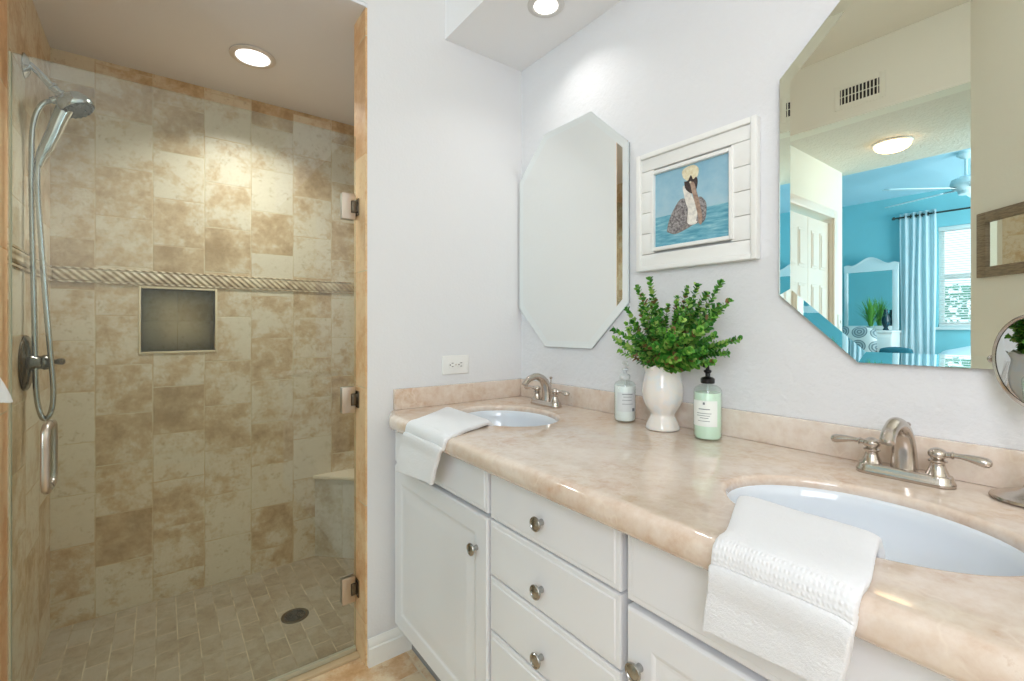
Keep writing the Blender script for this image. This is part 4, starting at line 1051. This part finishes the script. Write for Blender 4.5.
b = B(); lathe(b, [(0, -.02), (.012, -.018), (.024, 0), (.012, .018), (0, .02)], 16, (BXF + .09, 1.805, 2.555), cap0=False, cap1=False); obj('finial', b, M['bronze'], t, world=True)
b = B(); tube(b, [(BXF + .002, 1.765, 2.555), (BXF + .09, 1.765, 2.555)], .009, 10); obj('bracket', b, M['bronze'], t, world=True)
# blinds
t = thing('window_blind', 'white horizontal slat blind in the bedroom window', 'blind', (BXF - .03, .9, WZ0))
b = B(); sl = 40
for i in range(sl):
    z = WZ0 + .03 + (WZ1 - WZ0 - .09) * i / (sl - 1); bx(b, -.020, .020, WY0 + .01, WY1 - .01, -.0008, .0008, mat=Matrix.Translation((BXF - .025, 0, z)) @ Matrix.Rotation(.32, 4, 'Y'))
obj('slats', b, M['trim'], t, world=True)
b = B(); bx(b, BXF - .048, BXF - .002, WY0 + .005, WY1 - .005, WZ1 - .05, WZ1 - .003, .003); obj('head_rail', b, M['trim'], t, world=True)
b = B(); bx(b, BXF - .045, BXF - .005, WY0 + .01, WY1 - .01, WZ0 + .001, WZ0 + .02, .003); obj('bottom_rail', b, M['trim'], t, world=True)
# hedge outside
rnd = random.Random(4); b = B()
for i in range(4000):
    p = Vector((-6.6 + .35 * (rnd.random() - .5), -.6 + 3.0 * rnd.random(), .2 + 1.55 * rnd.random())); d = Vector((rnd.random() - .3, rnd.random() - .5, rnd.random() - .4)).normalized(); s = d.orthogonal().normalized(); L = .09
    b.faces.new([b.verts.new(q) for q in (p, p + d * L * .5 + s * L * .3, p + d * L, p + d * L * .5 - s * L * .3)])
hg = obj('hedge', b, plain('hedge_leaf', '#a3cdb0', .6)); tag(hg, 'green hedge outside the bedroom window', 'hedge')
b = B(); bx(b, -9, -5.3, -3, 5, -.1, -.02); struct('ground', b, plain('garden_ground', '#9aa58a', .9), label='garden ground outside the bedroom window')
# arched dresser mirror
def dresser_mirror():
    X = -4.90; y0, y1, zb, zt = 1.74, 2.318, CZ - .045, CZ + .80; yc = (y0 + y1) / 2
    t = thing('dresser_mirror', 'white arched dresser mirror against the teal bedroom wall', 'mirror', (X, yc, zb))
    def arch(y):
        w = abs(y - yc) / ((y1 - y0) / 2); return zt + .095 * (math.cos(min(w / .72, 1) * PI) * .5 + .5) + (.0 if w < .72 else .012 * math.sin((w - .72) / .28 * PI))
    n = 32; T_ = [(y0 + (y1 - y0) * i / n, arch(y0 + (y1 - y0) * i / n)) for i in range(n + 1)]
    g0, g1, gz0, gz1 = y0 + .062, y1 - .040, zb + .055, zt - .085
    b = B()
    bx(b, X - .02, X + .02, y0, g0, zb, gz1, .004); bx(b, X - .02, X + .02, g1, y1, zb, gz1, .004); bx(b, X - .02, X + .02, g0, g1, zb, gz0, .004)
    prism(b, [(y0, gz1), (y1, gz1)] + T_[::-1], .04, 'x', X - .02, .0)
    prism(b, [(y - .0, z - .012) for y, z in T_] + [(y, z + .006) for y, z in T_[::-1]], .06, 'x', X - .03)
    obj('frame', b, plain('antique_white_wood', '#dfe6e6', .4), t, world=True)
    b = B(); bx(b, X - .008, X + .004, g0 - .004, g1 + .004, gz0 - .004, gz1 + .004); obj('mirror_plate', b, M['mirror'], t, world=True, smooth=False)
    # dresser below
    d = thing('dresser', 'white dresser under the arched mirror in the bedroom', 'dresser', (X + .05, yc, 0))
    b = B(); bx(b, X - .14, X + .28, y0 - .0, y1 + .0, .06, zb - .035, .004); obj('case', b, M['trim'], d, world=True)
    b = B(); bx(b, X - .145, X + .30, y0 - .01, y1 + .01, zb - .034, zb - .003, .006); obj('top', b, M['trim'], d, world=True)
    for r_ in range(3):
        for s in (0, 1):
            ya = y0 + .008 + s * .284; z0 = .10 + r_ * .325
            b = B(); bx(b, X + .281, X + .292, ya, ya + .278, z0, z0 + .31, .003); dr = obj('drawer', b, M['trim'], d, world=True)
            b = B(); lathe(b, [(0, 0), (.006, 0), (.013, .012), (.010, .020), (0, .022)], 16, (X + .292, ya + .139, z0 + .16), Matrix.Rotation(PI / 2, 4, 'Y'), cap0=False); obj('knob', b, M['nickel'], dr, world=True)
    for (dx, dy) in ((-.12, .03), (-.12, .548), (.26, .03), (.26, .548)):
        b = B(); bx(b, X + dx - .02, X + dx + .02, y0 + dy - .02, y0 + dy + .02, 0, .061); obj('foot', b, M['trim'], d, world=True)
    return X, yc, zb
X_, yc_, zb_ = dresser_mirror()
# grass plant on the dresser
rnd = random.Random(5); px, py = X_ + .18, 1.98
t = thing('grass_plant', 'spiky green grass plant on the dresser before the arched mirror', 'plant', (px, py, zb_ - .002))
b = B(); lathe(b, [(0, 0), (.035, 0), (.045, .05), (.042, .05), (0, .045)], 24, (px, py, zb_ - .002), cap0=False, cap1=False); obj('pot', b, plain('grey_pot', '#8aa0a0', .5), t, world=True)
b = B()
for i in range(110):
    a = rnd.random() * 6.28; lean = rnd.random() ** .7 * (.21 - .08 * max(0, -math.cos(a))); hgt = .26 + .22 * rnd.random() - lean * .4; r0 = .02 * rnd.random()
    P = [Vector((px + math.cos(a) * (r0 + lean * s * s), py + math.sin(a) * (r0 + lean * s * s), zb_ + .04 + hgt * s * (1 - .12 * s))) for s in (0, .33, .66, 1)]
    sd_ = Vector((-math.sin(a), math.cos(a), 0))
    V_ = [(b.verts.new(p + sd_ * w), b.verts.new(p - sd_ * w)) for p, w in zip(P, (.005, .006, .0045, .0008))]
    for p, q in zip(V_, V_[1:]): b.faces.new((p[0], q[0], q[1], p[1]))
obj('blades', b, plain('grass_green', '#5f9d3f', .5), t, world=True, sharp=80)
# dark lamp right of plant
t = thing('dark_urn', 'dark blue green urn right of the grass plant on the dresser', 'urn', (X_ + .12, 1.84, zb_ - .002))
b = B(); lathe(b, [(0, 0), (.03, 0), (.032, .01), (.02, .03), (.035, .07), (.045, .13), (.03, .20), (.018, .24), (.022, .26), (0, .262)], 28, (0, 0, 0), cap0=False, cap1=False); obj('body', b, plain('dark_teal_glaze', '#1f3b44', .2), t)
# bed and pillows
t = thing('bed', 'bed with white quilt below the bedroom window', 'bed', (-3.9, .45, 0))
b = B(); bx(b, -4.95, -2.95, -.55, 1.27, .12, .52, .02); obj('base', b, M['trim'], t, world=True)
b = B(); bx(b, -4.93, -2.97, -.53, 1.25, .522, .87, .06, 4); obj('mattress', b, plain('mattress', '#e8edf0', .9), t, world=True)
b = B(); rows = []
for i in range(31):
    row = []
    for j in range(31):
        x = -4.9 + 1.98 * i / 30; y = -.58 + 1.88 * j / 30; e = min(j, 30 - j, i + 8, 30 - i) / 3
        z = .895 + .14 * math.exp(-((y - .75) / .35) ** 2) * (math.exp(-((x + 3.9) / .5) ** 2)) + .012 * mnoise.noise(Vector((x * 4, y * 4, 0)))
        if e < 1: z -= (1 - e) * .22
        row.append(b.verts.new((x, y, z)))
    rows.append(row)
for i in range(30):
    for j in range(30): b.faces.new((rows[i][j], rows[i][j + 1], rows[i + 1][j + 1], rows[i + 1][j]))
q = obj('quilt', b, plain('white_quilt', '#f0f6fa', .9), t, world=True, sharp=80); sd = q.modifiers.new('t', 'SOLIDIFY'); sd.thickness = .02; sd.offset = 1
def cushion(label, loc, w, hgt, th, mat, rot, name='cushion'):
    b = B(); n = 14; g = {}
    for s in (1, -1):
        for i in range(n + 1):
            for j in range(n + 1):
                u, v = i / n * 2 - 1, j / n * 2 - 1; k = (1 - abs(u) ** 2.6) * (1 - abs(v) ** 2.6); pin = 1 - .06 * (u * u) * (v * v) * 2
                if s == -1 and (i in (0, n) or j in (0, n)): g[(s, i, j)] = g[(1, i, j)]; continue
                g[(s, i, j)] = b.verts.new((s * th / 2 * max(k, 0) ** .42, u * w / 2 * pin, v * hgt / 2 * pin))
        for i in range(n):
            for j in range(n):
                f = (g[(s, i, j)], g[(s, i + 1, j)], g[(s, i + 1, j + 1)], g[(s, i, j + 1)]); b.faces.new(f if s > 0 else f[::-1])
    o = obj(name, b, mat, sharp=80); o.location = loc; o.rotation_euler = rot; return tag(o, label, 'cushion')
m = NT('medallion_fabric'); c = m.coord(); sp = m.new('ShaderNodeSeparateXYZ'); m.l.new(c, sp.inputs[0])
uu = m.math('SUBTRACT', m.math('FRACT', m.math('DIVIDE', sp.outputs[1], .17)), .5); vv = m.math('SUBTRACT', m.math('FRACT', m.math('DIVIDE', sp.outputs[2], .17)), .5)
rr = m.math('SQRT', m.math('ADD', m.math('MULTIPLY', uu, uu), m.math('MULTIPLY', vv, vv)))
rg = m.math('SINE', m.math('MULTIPLY', rr, 42))
colr = m.mix(m.math('LESS_THAN', rr, .43), lin('#d5d8d4'), m.mix(m.math('GREATER_THAN', rg, 0), lin('#6f7f84'), lin('#a9b4b4')))
m.set(Base_Color=colr, Roughness=.9)
# upholstered chair the cushions rest on
t = thing('armchair', 'pale upholstered chair in front of the bedroom dresser', 'chair', (-3.75, 1.88, 0))
up = plain('pale_grey_upholstery', '#b9c4c6', .9)
b = B(); bx(b, -4.05, -3.45, 1.36, 2.20, .30, .52, .04, 3); obj('seat', b, up, t, world=True)
b = B(); bx(b, -4.12, -4.06, 1.36, 2.20, .30, .86, .05, 3); obj('backrest', b, up, t, world=True)
for (x, y) in ((-4.05, 1.42), (-4.05, 2.14), (-3.5, 1.42), (-3.5, 2.14)):
    b = B(); tube(b, [(x, y, 0), (x, y, .32)], [.014, .02], 12); obj('leg', b, plain('dark_leg', '#3a2c22', .4), t, world=True)
cushion('grey cushion with round medallions on the bedroom chair', (-3.88, 1.94, .865), .50, .66, .15, m.m, (.0, -.2, 0))
cushion('dark teal cushion leaning right of the medallion cushion', (-3.86, 1.53, .75), .32, .44, .12, plain('dark_teal_fabric', '#2f6f7c', .9), (0, -.25, 0))
# ceiling fan
fp = Vector((2.50 - 6.1, .93, HC))
t = thing('ceiling_fan', 'white ceiling fan in the blue bedroom', 'ceiling fan', fp)
wf = plain('fan_white', '#d3e2e6', .3)
b = B(); lathe(b, [(0, -.001), (.07, -.001), (.068, -.03), (.03, -.06), (.014, -.07), (0, -.07)], 28, cap0=False, cap1=False); obj('canopy', b, wf, t)
b = B(); tube(b, [(0, 0, -.06), (0, 0, -.24)], .012, 12); obj('downrod', b, wf, t)
b = B(); lathe(b, [(0, -.18), (.05, -.185), (.105, -.21), (.115, -.25), (.10, -.29), (.06, -.32), (.055, -.35), (0, -.36)], 32, cap0=False, cap1=False); bmesh.ops.translate(b, verts=b.verts, vec=(0, 0, -.05)); obj('motor', b, wf, t)
for k in range(5):
    a = k * 2 * PI / 5 + .72; Mz = Matrix.Rotation(a, 4, 'Z')
    b = B(); prism(b, [(.18, -.055), (.30, -.065), (.66, -.072), (.72, -.05), (.74, 0), (.72, .05), (.66, .072), (.30, .065), (.18, .055)], .008, 'z', -.004, mat=Mz @ Matrix.Translation((0, 0, -.345)) @ Matrix.Rotation(.2, 4, 'X'))
    bl_ = obj('blade', b, wf, t)
    b = B(); bx(b, .09, .22, -.014, .014, -.350, -.340, .002, mat=Mz); obj('blade_arm', b, M['steel'], bl_)
